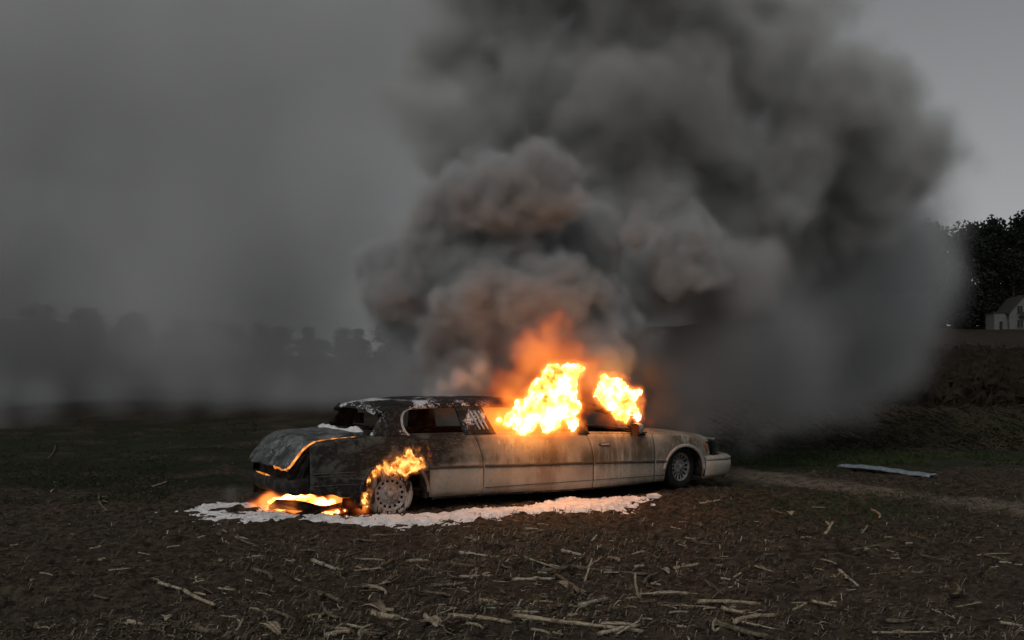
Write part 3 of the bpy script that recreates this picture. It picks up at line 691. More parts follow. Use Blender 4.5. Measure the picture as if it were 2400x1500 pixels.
while n < 232:
    py = rr.choice([rr.uniform(1215, 1500), rr.uniform(1300, 1500), rr.uniform(1060, 1500)]); px = rr.uniform(10, 2390)
    if py < 1215 and 380 < px < 1720: continue
    dn = (.35 + .65 * math.exp(-((px - 1150) / 560) ** 2)) * (.5 if py < 1240 else 1)
    if rr.random() > dn: continue
    c_ = G(px, py); ln = rr.uniform(.05, .17) + (rr.random() < .12) * rr.uniform(.1, .3); an = rr.choice((rr.gauss(-.1, .35), rr.gauss(-.5, .5), rr.uniform(-1.5, 1.5)))
    dx = Vector((math.cos(an), math.sin(an) * 1.3, 0)) * ln / 2; a_ = c_ - dx; b_ = c_ + dx
    a_.z = gz(a_.x, a_.y) + .012; b_.z = gz(b_.x, b_.y) + .015 + (rr.random() < .15) * rr.uniform(.03, .08)
    put_stalk(a_, b_, rr.randrange(12), 'dry pale corn stalk lying on the ploughed soil', rr.uniform(.35, .85)); n += 1
# leaf scraps, chaff: nobody could count them
def litter(name, n, fn, mat, label, cat):
    V = np.zeros((n * 6, 3)); Q = []
    for i in range(n):
        x, y, ln, wd, an, lift = fn(i); z = gz(x, y) + .006; ca, sa = math.cos(an), math.sin(an); tl = rr.uniform(-.5, .5) * wd
        for k, (s, t) in enumerate(((-.5, -.35), (-.5, .35), (.05, -.5), (.05, .5), (.5, -.15), (.5, .15))):
            V[i * 6 + k] = (x + ca * s * ln - sa * t * wd, y + sa * s * ln + ca * t * wd, z + (lift * (s + .5)) + (lift * .5 if k in (2, 3) else 0) + tl * t)
        Q += [(i * 6, i * 6 + 2, i * 6 + 3, i * 6 + 1), (i * 6 + 2, i * 6 + 4, i * 6 + 5, i * 6 + 3)]
    me = big_mesh(name, V, np.array(Q), mat, False); o = link(bpy.data.objects.new(name, me)); tag(o, label, cat, kind='stuff'); return o
def lf(i):
    while True:
        py = rr.choice((rr.uniform(1200, 1520), rr.uniform(1040, 1520))); px = rr.uniform(-30, 2430); c_ = G(px, py)
        pm = float(sstep(.40, .62, fbm(np.array(c_.x * .9), np.array(c_.y * 1.5), 3, 55)))
        if rr.random() < (.35 + .65 * math.exp(-((px - 1200) / 700) ** 2)) * (.25 + .75 * pm): break
    return c_.x, c_.y, rr.uniform(.015, .075), rr.uniform(.004, .013), rr.gauss(0, .9), rr.choice((0, .005, .02, .04))
litter('crop_litter', 13000, lf, ST[1], 'pale straw scraps strewn over the dark soil', 'straw')
litter('husk_scraps', 1300, lf, ST[2], 'brighter husk scraps among the corn stalks', 'husks')
# husk fans (torn sheaths) - larger torn leaves that catch the light
def fan(px, py, ang, size, label):
    c_ = G(px, py); V = []; Fc = []
    for q in range(7):
        a0 = ang + (q - 3) * .13; b = len(V); up = .25 + .2 * rr.random()
        for i in range(6):
            t = i / 5; wd = .016 * size / .2 * math.sin(math.pi * (t * .75 + .2)) + .002; l = size * t; px_, py_ = math.cos(a0), math.sin(a0)
            for s in (-1, 1): V.append((c_.x + px_ * l - py_ * wd * s, c_.y + py_ * l + px_ * wd * s, c_.z + .01 + size * up * math.sin(t * 2.4) * .8))
        Fc += [(b + 2 * i, b + 2 * i + 1, b + 2 * i + 3, b + 2 * i + 2) for i in range(5)]
    o = mesh_obj('corn_husk', V, Fc, ST[2] if q % 2 else ST[0], solid=.001); tag(o, label, 'corn husk', 'torn corn husks')
fan(905, 1440, 2.5, .20, 'torn corn husk fanned out left of a split stalk at the bottom'); fan(655, 1490, 2.3, .20, 'torn corn husk fanned out at the bottom left'); fan(890, 1376, .6, .10, 'small torn husk on the soil below the rear door')
fan(1330, 1385, 2.0, .13, 'torn husk under a dark slanting stalk'); fan(1568, 1342, 1.9, .11, 'orange tinted torn husk beyond the long level stalk'); fan(1855, 1210, 1.4, .14, 'torn husk standing in the grass right of the front bumper'); fan(515, 1318, 1.6, .08, 'small pale husk at the left foreground'); fan(388, 1455, 1.6, .09, 'small pale husk at the bottom left corner'); fan(1040, 1470, 2.6, .16, 'torn husk at the bottom below the rear door')
# clods
def clod_field():
    V = []; Q = []; b = 0
    for i in range(3800):
        px = rr.uniform(-20, 2420); py = rr.choice((rr.uniform(1215, 1520), rr.uniform(1100, 1520)))
        if py < 1225 and 380 < px < 1560: continue
        c_ = G(px, py); s = rr.uniform(.008, .032) * (1.6 if rr.random() < .1 else 1); an = rr.random() * 6
        for k in range(6):
            th = an + k * 1.047; r_ = s * rr.uniform(.7, 1.25); V.append((c_.x + r_ * math.cos(th), c_.y + r_ * math.sin(th), c_.z - .01))
        for k in range(6):
            th = an + k * 1.047 + .3; r_ = s * rr.uniform(.35, .75); V.append((c_.x + r_ * math.cos(th), c_.y + r_ * math.sin(th), c_.z + s * rr.uniform(.35, .7)))
        for k in range(6): Q.append((b + k, b + (k + 1) % 6, b + 6 + (k + 1) % 6, b + 6 + k))
        Q.append((b + 6, b + 7, b + 8, b + 9)); Q.append((b + 9, b + 10, b + 11, b + 6)); b += 12
    me = big_mesh('soil_clods', np.array(V), np.array(Q), simple('clod soil', (.042, .032, .023), .95, .5, 20)); tag(link(bpy.data.objects.new('soil_clods', me)), 'loose dark clods of ploughed soil', 'clods', kind='stuff')
clod_field()
# grass
def grass_field(name, spots, label, mat):
    V = []; Q = []; b = 0
    for (x, y, hgt, n) in spots:
        for k in range(n):
            bx = x + rr.gauss(0, .06); by = y + rr.gauss(0, .06); h_ = hgt * rr.uniform(.5, 1.2); an = rr.random() * 6.28; wd = .004 + .0012 * y / 12; le = rr.uniform(.1, .6) * h_
            z = gz(bx, by) - .01; ca, sa = math.cos(an), math.sin(an); dx, dy = rr.gauss(0, .6) * h_, rr.gauss(0, .6) * h_
            V += [(bx - ca * wd, by - sa * wd, z), (bx + ca * wd, by + sa * wd, z), (bx + dx * .4 + ca * wd * .6, by + dy * .4 + sa * wd * .6, z + h_ * .6), (bx + dx, by + dy, z + h_)]
            Q.append((b, b + 1, b + 2, b + 3)); b += 4
    me = big_mesh(name, np.array(V), np.array(Q), mat, False); tag(link(bpy.data.objects.new(name, me)), label, 'grass', kind='stuff')
gm_ = simple('dark grass', (.032, .048, .014), .8, .5, 3)
sp = []
for i in range(5200):
    px = rr.uniform(1690, 2440); py = rr.uniform(1012, 1092)
    Y = H * F / (py - HOR); X = (px - 1200) / F * Y
    if fbm(np.array(X * .7), np.array(Y * .7), 2, 9) > .40: sp.append((X, Y, rr.uniform(.04, .10), 6))
for i in range(1500):
    px = rr.gauss(1980, 190); py = rr.gauss(1185, 32)
    if px < 1640 or py < 1125 or px > 2440: continue
    c_ = G(px, py); sp.append((c_.x, c_.y, rr.uniform(.02, .06), 7))
for i in range(700):
    px = rr.uniform(1300, 2400); py = rr.uniform(1230, 1500); c_ = G(px, py)
    if fbm(np.array(c_.x * .9), np.array(c_.y * .9), 2, 14) > .58: sp.append((c_.x, c_.y, rr.uniform(.015, .04), 6))
grass_field('grass', sp, 'short dark grass right of the limousine and along the track', gm_)
sp = []
for i in range(4200):
    px = rr.uniform(-40, 600); py = rr.uniform(985, 1180) if px < 420 else rr.uniform(985, 1060)
    c_ = G(px, py)
    if fbm(np.array(c_.x * .6), np.array(c_.y * .6), 2, 19) > .42: sp.append((c_.x, c_.y, rr.uniform(.03, .08), 6))
grass_field('weeds', sp, 'low dark weeds on the left of the field', simple('dark weeds', (.028, .034, .014), .8, .5, 3))

# ------------------------------------------------------------ standing corn on the slope
V = []; Q = []; b = 0
for i in range(3000):
    y = rr.uniform(33, 62); x = rr.uniform(y * .335, y * .62)
    x = round(x / .75) * .75 + rr.gauss(0, .08)
    if x / y < .40 + .10 * float(fbm(np.array(x * .3), np.array(y * .3), 3, 4)) + .07 * rr.random() - .05: continue
    z = gz(x, y); h_ = rr.uniform(.5, 1.35) * (.6 + .9 * float(fbm(np.array(x * .5), np.array(y * .2), 3, 8))); wd = .018; lx, ly = rr.gauss(0, .12), rr.gauss(0, .12)
    V += [(x - wd, y, z), (x + wd, y, z), (x + wd * .5 + lx, y + ly, z + h_), (x - wd * .5 + lx, y + ly, z + h_)]; Q.append((b, b + 1, b + 2, b + 3)); b += 4
    for k in range(5):
        t = rr.uniform(.25, .95); an = rr.random() * 6.28; l = rr.uniform(.2, .5); w2 = rr.uniform(.02, .045); cx, cy_, cz = x + lx * t, y + ly * t, z + h_ * t
        ca, sa = math.cos(an), math.sin(an); dz = rr.uniform(-.35, .2)
        V += [(cx, cy_, cz - w2), (cx, cy_, cz + w2), (cx + ca * l * .6, cy_ + sa * l * .6, cz + .08 + w2), (cx + ca * l, cy_ + sa * l, cz + dz)]; Q.append((b, b + 3, b + 2, b + 1)); b += 4
me = big_mesh('standing_corn', np.array(V), np.array(Q), simple('dry corn leaves', (.026, .019, .010), .8, .6, 2), False)
tag(link(bpy.data.objects.new('standing_corn', me)), 'withered brown corn still standing on the slope at the right', 'corn', kind='stuff')
V = []; Q = []; b = 0
for i in range(5200):
    y = 21 + 14 * rr.random(); x = rr.uniform(y * .22, y * .62)
    z = gz(x, y); l = rr.uniform(.08, .4); an = rr.random() * 6.28; w2 = rr.uniform(.01, .02); el = rr.uniform(-.1, .6) * l; ca, sa = math.cos(an), math.sin(an)
    V += [(x, y, z), (x - sa * w2, y + ca * w2, z + w2), (x + ca * l - sa * w2, y + sa * l + ca * w2, z + el + .02), (x + ca * l, y + sa * l, z + el)]; Q.append((b, b + 1, b + 2, b + 3)); b += 4
me = big_mesh('flattened_corn', np.array(V), np.array(Q), simple('flattened corn', (.036, .026, .014), .85, .6, 2), False)
tag(link(bpy.data.objects.new('flattened_corn', me)), 'flattened brown corn below the standing crop', 'corn', kind='stuff')

# ------------------------------------------------------------ trees
bark = simple('dark bark', (.03, .025, .02), .9); leaf = simple('dark leaves', (.011, .015, .010), .9, .4, .6)
def tree_meshes(k, h_, wd, conifer):
    r = random.Random(k * 17 + 3); V, Fc = tube([(0, 0, -.5), (.1, .05, h_ * .3), (-.1, .1, h_ * .6), (0, 0, h_ * .92)], [h_ * .022, h_ * .016, h_ * .01, h_ * .003], 8)
    cl = []
    for i in range(60 if not conifer else 70):
        z = h_ * (r.uniform(.06, .98) if not conifer else .05 + .93 * (i / 70)); 
        ww = wd * (max(.15, math.sin(math.pi * min(1, max(0, (z / h_ + .12) / 1.12)))) ** .6 if not conifer else (1.02 - z / h_)) * r.uniform(.45, 1)
        an = r.random() * 6.28; c_ = (ww * math.cos(an) * .8, ww * math.sin(an) * .8, z); cl.append((c_, h_ * r.uniform(.05, .10)))
        base = len(V); tv, tf = tube([(0, 0, z * .8), (c_[0] * .5, c_[1] * .5, z * .92), c_], [h_ * .006, h_ * .004, h_ * .001], 5); V += tv; Fc += [tuple(base + a for a in f) for f in tf]
    LV = []; LQ = []; b = 0
    for c_, cr in cl:
        for j in range(75):
            p = Vector((r.gauss(0, 1), r.gauss(0, 1), r.gauss(0, .75))); p = p.normalized() * cr * r.random() ** .4 * 1.25 + Vector(c_); s = h_ * r.uniform(.011, .022)
            n1 = Vector((r.gauss(0, 1), r.gauss(0, 1), r.gauss(0, 1))).normalized(); n2 = n1.cross(Vector((r.gauss(0, 1), r.gauss(0, 1), r.gauss(0, 1)))).normalized()
            LV += [tuple(p - n1 * s), tuple(p + n2 * s * .6), tuple(p + n1 * s), tuple(p - n2 * s * .6)]; LQ.append((b, b + 1, b + 2, b + 3)); b += 4
    tm = bpy.data.meshes.new('trunk'); tm.from_pydata(V, [], Fc); tm.materials.append(bark)
    return tm, big_mesh('crown', np.array(LV), np.array(LQ), leaf, False)
TM = [tree_meshes(0, 21, 4.2, 0), tree_meshes(1, 22, 3.2, 1), tree_meshes(2, 20, 4.6, 0), tree_meshes(3, 22, 3.6, 1)]
def tree(x, y, k, s, rz, label, group, cat='tree'):
    o = bpy.data.objects.new('woodland_tree', None); link(o); o.location = (x, y, float(terrain(x, y))); o.scale = (s * (1.7 if x < 0 else 1), s * (1.7 if x < 0 else 1), s); o.rotation_euler = (0, 0, rz); tag(o, label, cat, group)
    link(bpy.data.objects.new('trunk', TM[k][0]), o); link(bpy.data.objects.new('crown', TM[k][1]), o)
for i, (px, top) in enumerate([(2080, 545), (2112, 528), (2146, 535), (2180, 522), (2213, 528), (2246, 560), (2272, 513), (2300, 520), (2330, 513), (2358, 522), (2392, 505), (2425, 512), (2460, 500), (2125, 600), (2190, 590), (2258, 600), (2310, 590), (2375, 580)]):
    Y = 178 + (i * 37 % 13) + (0 if i < 13 else -4); x = (px - 1200) / F * Y; hgt = (HOR - top) / F * Y + H - float(terrain(x, Y))
    tree(x, Y, (i * 3 + (i > 6)) % 4, hgt / (21.5, 22, 20.5, 22)[(i * 3 + (i > 6)) % 4], i * 1.3, ({2258: 'lower black tree filling the left gap of the dark wood', 2272: 'first tall black tree at the open left end of the wood', 2300: 'second tall black tree from the left end of the wood', 2330: 'third tall black tree from the left end, left of the farmhouse gable', 2358: 'black tree rising right behind the farmhouse', 2392: 'highest black tree crown at the right edge of the photo', 2310: 'lower black tree filling the wood left of the farmhouse', 2375: 'lower black tree just behind the farmhouse roof'}.get(px, 'black woodland tree cut off by the right edge')) if px > 2250 else 'tall dark tree at the wood edge dimmed by smoke', 'trees of the dark wood at the right' if px > 2250 else 'smoke dimmed trees at the wood edge')
for i, px in enumerate(range(-60, 1000, 24)):
    Y = 88 + (i * 29 % 15); x = (px + (i * 53 % 30) - 1200) / F * Y; top = 745 + 25 * sstep(0, 700, px) + (i * 41 % 34) - 10; hgt = ((HOR - top) / F * Y + H - float(terrain(x, Y))) * (.60 + .50 * ((i * 61 % 17) / 17))
    tree(x, Y, (0, 2, 1, 0, 2)[i % 5], hgt / 19, i * 2.1, 'faint rounded tree almost lost in the smoke at the left', 'tree line hidden in smoke at the left')

# ------------------------------------------------------------ house
hy = 168.0; hx = (2366 - 1200) / F * hy; hzb = float(terrain(hx, hy)) - .4
hs_ = bpy.data.objects.new('farmhouse', None); link(hs_); hs_.location = (hx, hy, hzb); hs_.rotation_euler = (0, 0, R(-8)); hs_.scale = (.86, .86, .86); tag(hs_, 'small pale two storey farmhouse with gable and low wing before the wood', 'house')
wallm = simple('shade darkened render', (.13, .135, .125), .85, .12, 1.5); roofm = simple('dark roof tiles', (.035, .03, .03), .8); winm = simple('dark panes', (.01, .011, .013), .2, .3)  # pale wall colour darkened to carry the shade of smoke and wood
def hbox(name, c, s, m, parent=None):
    V = []; Fc = []; addbox(V, Fc, c, s); return mesh_obj(name, V, Fc, m, parent or hs_, smooth=False)
ga = [(0, 0), (5.6, 0), (5.6, 4.1), (2.7, 7.4), (0, 4.1)]
V = [(x, y, z) for y in (0, 8) for x, z in ga]; mesh_obj('wall', V, [(0, 1, 2, 3, 4), (9, 8, 7, 6, 5), (0, 5, 6, 1), (1, 6, 7, 2), (4, 9, 5, 0), (2, 7, 8, 3), (3, 8, 9, 4)], wallm, hs_, smooth=False)
V = []; 
for y in (-.35, 8.35): V += [(-.45, y, 3.72), (2.7, y, 7.55), (6.05, y, 3.72)]
mesh_obj('roof', V, [(0, 1, 4, 3), (1, 2, 5, 4)], roofm, hs_, smooth=False, solid=.16)
hbox('wing_wall', (-1.35, 3.5, 2.0), (2.65, 5, 4.0), wallm); hbox('wing_roof', (-1.4, 3.5, 4.1), (2.9, 5.4, .2), roofm); hbox('chimney', (3.4, 4, 7.3), (.6, .6, 1.3), roofm)
def win(x, z, ww, wh, y=-.02):
    f = hbox('window', (x, y, z), (ww, .08, wh), winm); hbox('frame', (x, y - .05, z), (.07, .04, wh), wallm, f); hbox('sill', (x, y - .08, z - wh / 2 - .06), (ww + .2, .2, .08), wallm, f)
win(2.05, 4.6, 1.0, 1.5); win(2.1, 1.6, 1.1, 1.5); win(4.4, 1.7, .9, 1.3); win(4.3, 4.2, .7, 1.0)
hbox('door', (-1.35, .97, 1.1), (.6, .08, 2.2), winm)
bl = hbox('balcony', (3.0, -.5, 3.1), (2.6, .9, .12), roofm); hbox('railing', (3.0, -.93, 3.6), (2.6, .04, .9), roofm, bl)
# ------------------------------------------------------------ volumes: smoke, steam, flames
def field_group(name, puffs, bmin, bmax, voxel, mat, k, warp, bill, edge, dens, low=None, iso=None, ridge=None, zsq=1.0, fb=(), stretch=.7):
    ng = bpy.data.node_groups.new(name, 'GeometryNodeTree')
    ng.interface.new_socket('Geometry', in_out='OUTPUT', socket_type='NodeSocketGeometry')
    N = ng.nodes; L = ng.links
    def val(n, i, v):
        if isinstance(v, bpy.types.NodeSocket): L.new(v, n.inputs[i])
        else: n.inputs[i].default_value = v
    def m(op, a, b=0.0, c=0.0):
        n = N.new('ShaderNodeMath'); n.operation = op; val(n, 0, a); val(n, 1, b); val(n, 2, c); return n.outputs[0]
    def vm(op, a, b=(0, 0, 0), out=0):
        n = N.new('ShaderNodeVectorMath'); n.operation = op; val(n, 0, a); val(n, 1, b); return n.outputs[out]
    pw = pos = N.new('GeometryNodeInputPosition').outputs[0]
    for sc_, am in warp:
        no = N.new('ShaderNodeTexNoise'); no.inputs['Scale'].default_value = sc_; no.inputs['Detail'].default_value = 3; L.new(pos, no.inputs['Vector'])
        pw = vm('ADD', pw, vm('MULTIPLY', vm('SUBTRACT', no.outputs['Color'], (.5, .5, .5)), (2 * am,) * 3))
    acc = None
    for p in puffs:
        c, r_ = p[0], p[1]
        if zsq != 1.0: d = vm('LENGTH', vm('MULTIPLY', vm('SUBTRACT', pw, tuple(c)), (1, 1, zsq)), out=1)
        else: d = vm('DISTANCE', pw, tuple(c), 1)
        s = m('MULTIPLY_ADD', d, -1.0, r_)
        acc = s if acc is None else m('SMOOTH_MAX', acc, s, k)
    for s, a in bill:
        v = N.new('ShaderNodeTexVoronoi'); v.feature = 'SMOOTH_F1'; v.inputs['Scale'].default_value = s; v.inputs['Smoothness'].default_value = .3; L.new(pw, v.inputs['Vector'])
        acc = m('ADD', acc, m('MULTIPLY_ADD', v.outputs['Distance'], -2 * a, a))
    for s, a in fb:
        v = N.new('ShaderNodeTexNoise'); v.inputs['Scale'].default_value = s; v.inputs['Detail'].default_value = 5; v.inputs['Roughness'].default_value = .62; v.inputs['Distortion'].default_value = .35; L.new(vm('MULTIPLY', pw, (1, 1, stretch)), v.inputs['Vector'])
        acc = m('ADD', acc, m('MULTIPLY_ADD', v.outputs[0], 2 * a, -a))
    if ridge:
        n2 = N.new('ShaderNodeTexNoise'); n2.inputs['Scale'].default_value = ridge[0]; n2.inputs['Detail'].default_value = 4; n2.inputs['Distortion'].default_value = .6; L.new(vm('MULTIPLY', pw, (1, 1, stretch)), n2.inputs['Vector'])
        acc = m('SUBTRACT', acc, m('MULTIPLY', m('ABSOLUTE', m('SUBTRACT', n2.outputs[0], .5)), ridge[1]))
    mr = N.new('ShaderNodeMapRange'); mr.interpolation_type = 'SMOOTHSTEP'; val(mr, 0, acc); mr.inputs[1].default_value = 0; mr.inputs[2].default_value = edge; mr.inputs[4].default_value = dens
    out = mr.outputs[0]
    if low:
        n2 = N.new('ShaderNodeTexNoise'); n2.inputs['Scale'].default_value = low[0]; n2.inputs['Detail'].default_value = 4; L.new(pos, n2.inputs['Vector'])
        m2 = N.new('ShaderNodeMapRange'); val(m2, 0, n2.outputs[0]); m2.inputs[1].default_value = low[1]; m2.inputs[2].default_value = low[2]; m2.inputs[3].default_value = low[3]; m2.inputs[4].default_value = 1
        out = m('MULTIPLY', out, m2.outputs[0])
    vc = N.new('GeometryNodeVolumeCube'); L.new(out, vc.inputs['Density']); vc.inputs['Min'].default_value = bmin; vc.inputs['Max'].default_value = bmax
    for i, a in enumerate('XYZ'): vc.inputs['Resolution ' + a].default_value = max(6, int((bmax[i] - bmin[i]) / voxel))
    g = vc.outputs[0]
    if iso is not None:
        v2 = N.new('GeometryNodeVolumeToMesh'); L.new(g, v2.inputs[0]); v2.inputs['Threshold'].default_value = iso; g = v2.outputs[0]
        ss = N.new('GeometryNodeSetShadeSmooth'); L.new(g, ss.inputs[0]); g = ss.outputs[0]
    sm = N.new('GeometryNodeSetMaterial'); sm.inputs['Material'].default_value = mat
    go = N.new('NodeGroupOutput'); L.new(g, sm.inputs[0]); L.new(sm.outputs[0], go.inputs[0]); return ng
def field_obj(name, parent=None, iso=None, **kw):
    dta = bpy.data.meshes.new(name) if iso is not None else bpy.data.volumes.new(name)
    o = bpy.data.objects.new(name, dta); link(o, parent)
    md = o.modifiers.new('field', 'NODES'); md.node_group = field_group(name, iso=iso, **kw); return o
def smoke_mat(name, col, dens, aniso=0.0):
    mt = bpy.data.materials.new(name); mt.use_nodes = True; n = mt.node_tree; n.nodes.clear()
    pv = n.nodes.new('ShaderNodeVolumePrincipled'); pv.inputs['Color'].default_value = (*col, 1); pv.inputs['Density'].default_value = dens; pv.inputs['Anisotropy'].default_value = aniso
    ou = n.nodes.new('ShaderNodeOutputMaterial'); n.links.new(pv.outputs[0], ou.inputs['Volume']); return mt
def fire_mat(name, k_em, dens=.5, cols=((1, .13, .012), (1, .30, .045), (1, .50, .14))):
    mt = bpy.data.materials.new(name); mt.use_nodes = True; n = mt.node_tree; n.nodes.clear()
    pv = n.nodes.new('ShaderNodeVolumePrincipled'); pv.inputs['Color'].default_value = (.3, .2, .1, 1); pv.inputs['Density'].default_value = dens
    at = n.nodes.new('ShaderNodeAttribute'); at.attribute_name = 'density'
    cr = n.nodes.new('ShaderNodeValToRGB'); e = cr.color_ramp.elements; e[0].position = .22; e[0].color = (*cols[0], 1); e[1].position = .9; e[1].color = (*cols[2], 1); x = e.new(.6); x.color = (*cols[1], 1)
    mm = n.nodes.new('ShaderNodeMath'); mm.operation = 'POWER'; mm.inputs[1].default_value = 1.7; m3 = n.nodes.new('ShaderNodeMath'); m3.operation = 'MULTIPLY'; m3.inputs[1].default_value = k_em
    n.links.new(at.outputs['Fac'], cr.inputs[0]); n.links.new(at.outputs['Fac'], mm.inputs[0]); n.links.new(mm.outputs[0], m3.inputs[0])
    n.links.new(cr.outputs[0], pv.inputs['Emission Color']); n.links.new(m3.outputs[0], pv.inputs['Emission Strength'])
    ou = n.nodes.new('ShaderNodeOutputMaterial'); n.links.new(pv.outputs[0], ou.inputs['Volume']); return mt
def core_mat(name, k_em, s=7.0, lo=.14):
    mt = bpy.data.materials.new(name); mt.use_nodes = True; n = mt.node_tree; n.nodes.clear(); L = n.links
    tc = n.nodes.new('ShaderNodeTexCoord'); no = n.nodes.new('ShaderNodeTexNoise'); no.inputs['Scale'].default_value = s; no.inputs['Detail'].default_value = 5; no.inputs['Distortion'].default_value = .3; L.new(tc.outputs['Object'], no.inputs[0])
    cr = n.nodes.new('ShaderNodeValToRGB'); e = cr.color_ramp.elements; e[0].position = .30; e[0].color = (1, .17, .015, 1); e[1].position = .58; e[1].color = (1, .43, .11, 1); x = e.new(.42); x.color = (1, .27, .04, 1)
    mr = n.nodes.new('ShaderNodeMapRange'); mr.inputs[1].default_value = .34; mr.inputs[2].default_value = .60; mr.inputs[3].default_value = k_em * lo; mr.inputs[4].default_value = k_em
    em = n.nodes.new('ShaderNodeEmission'); L.new(no.outputs[0], cr.inputs[0]); L.new(no.outputs[0], mr.inputs[0]); L.new(cr.outputs[0], em.inputs[0]); L.new(mr.outputs[0], em.inputs[1])
    ou = n.nodes.new('ShaderNodeOutputMaterial'); L.new(em.outputs[0], ou.inputs['Surface']); return mt
def bounds(puffs, pad):
    a = np.array([[*p[0], p[1]] for p in puffs]); lo = (a[:, :3] - a[:, 3:] - pad).min(0); hi = (a[:, :3] + a[:, 3:] + pad).max(0); return tuple(map(float, lo)), tuple(map(float, hi))
def fire(name, label, pts, voxel, warp, bill, k_em, k_core, iso=.75, edge=.10, ridge=None, dens=.5, pad=.1, zmin=None, cs=5.0, k=.05, glow=True, fb=(), **extra):
    puffs = [(P(x, y, Y), r_ / F * Y) for x, y, Y, r_ in pts]; lo, hi = bounds(puffs, pad)
    if zmin is not None: lo = (lo[0], lo[1], max(lo[2], zmin))
    kw = dict(puffs=puffs, bmin=lo, bmax=hi, voxel=voxel, k=k, warp=warp, bill=bill, edge=edge, dens=1.0, ridge=ridge, fb=fb, **extra)
    o = field_obj(name, iso=iso, mat=core_mat(name + ' core', k_core, cs), **kw); tag(o, label, 'flames')
    if glow: field_obj('flame_glow', parent=o, mat=fire_mat(name + ' glow', k_em, dens), **kw)
    return o
def glow(parent, name, pts, voxel, edge, k_em, warp=((1.2, .15),), bill=((3, .08),), cols=((1, .10, .008), (1, .16, .015), (1, .24, .03)), dens=1.0, zmin=None):
    puffs = [(P(x, y, Y), r_ / F * Y) for x, y, Y, r_ in pts]; lo, hi = bounds(puffs, .1)
    if zmin is not None: lo = (lo[0], lo[1], max(lo[2], zmin))
    return field_obj(name, parent=parent, mat=fire_mat(name, k_em, dens, cols), puffs=puffs, bmin=lo, bmax=hi, voxel=voxel, k=.1, warp=warp, bill=bill, edge=edge, dens=1.0)
wf = fire('window_fire', 'big white hot fireball bursting from the long centre window', [(1300, 885, 12.2, 51), (1335, 878, 12.2, 44), (1270, 920, 12.2, 53), (1295, 945, 12.12, 68), (1245, 958, 12.12, 51), (1325, 955, 12.15, 53), (1230, 990, 12.12, 48), (1290, 985, 12.12, 46), (1335, 915, 12.2, 44), (1342, 992, 12.2, 37), (1200, 985, 12.1, 40), (1172, 985, 12.1, 31), (1350, 868, 12.25, 35), (1218, 958, 12.12, 37)],
     .0125, [(2.2, .06), (7, .03)], [(6, .02), (13, .012)], 34, 35, iso=.80, edge=.17, fb=((7, .12),))
glow(wf, 'cabin_glow', [(1165, 985, 12.32, 58), (1200, 985, 12.35, 60), (1250, 980, 12.5, 60), (1300, 980, 12.6, 60), (1145, 975, 12.4, 48), (1190, 950, 12.5, 50)], .035, .15, 9)
glow(wf, 'flame_haze', [(1215, 910, 12.9, 95), (1255, 845, 13.0, 100), (1320, 880, 13.0, 100), (1355, 930, 13.0, 75), (1190, 950, 12.8, 75), (1285, 785, 13.1, 70), (1380, 880, 13.1, 65)], .05, .5, 4.5, warp=((.9, .3), (3, .16), (7, .05)), bill=((2.5, .18), (5, .09)))  # emissive volume stands in for smoke lit orange by the flames
wf2 = fire('windscreen_fire', 'round fireball rising from the broken windscreen', [(1420, 900, 13.2, 37), (1448, 905, 13.2, 37), (1440, 935, 13.15, 50), (1478, 928, 13.2, 39), (1425, 925, 13.2, 41), (1482, 960, 13.2, 35), (1494, 982, 13.2, 24), (1455, 965, 13.15, 39), (1500, 945, 13.2, 22)],
     .0125, [(2.2, .09), (7, .03)], [(7, .03), (15, .012)], 30, 29, iso=.84, edge=.165, fb=((7.5, .15),))
glow(wf2, 'flame_haze', [(1440, 990, 13.2, 28), (1460, 1000, 13.2, 22), (1425, 975, 13.3, 30), (1490, 905, 13.4, 28), (1450, 880, 13.4, 30), (1400, 920, 13.4, 24), (1520, 1000, 13.4, 18)], .04, .22, 6)
wf3 = fire('wheel_arch_fire', 'ragged orange flames licking up from the rear wheel arch', [(866, 1125, 11.3, 17), (877, 1112, 11.3, 22), (893, 1102, 11.3, 24), (912, 1099, 11.3, 28), (930, 1096, 11.28, 32), (950, 1092, 11.28, 36), (968, 1086, 11.3, 36), (962, 1068, 11.28, 28), (945, 1075, 11.28, 24), (972, 1052, 11.28, 19), (955, 1052, 11.28, 14), (1000, 1050, 11.32, 14), (1004, 1062, 11.32, 17), (999, 1036, 11.32, 10), (1006, 1078, 11.32, 13), (972, 1036, 11.3, 10), (987, 1090, 11.3, 22), (930, 1072, 11.28, 18), (908, 1085, 11.28, 18), (912, 1068, 11.28, 12), (857, 1192, 11.30, 19), (854, 1175, 11.28, 21), (854, 1158, 11.28, 23), (857, 1142, 11.28, 22), (863, 1128, 11.28, 20)],
     .0065, [(4, .05), (11, .03)], [], 19, 5.5, iso=.985, edge=.075, ridge=(9, .62), pad=.06, cs=10, k=.03, dens=.2, fb=((12, .07),), stretch=.5)
wf4 = fire('ground_fire', 'flat yellow flames burning on the ground under the tail', [(655, 1172, 11.7, 20), (675, 1168, 11.7, 22), (700, 1170, 11.7, 24), (725, 1172, 11.7, 24), (750, 1175, 11.7, 23), (775, 1177, 11.7, 18), (640, 1178, 11.7, 17), (770, 1202, 11.15, 15), (790, 1199, 11.15, 14), (808, 1195, 11.2, 12), (755, 1205, 11.1, 11)],
     .008, [(4, .03), (12, .012)], [(14, .018), (30, .008)], 60, 30, iso=.75, edge=.06, zmin=.0, k=.08, zsq=1.5)
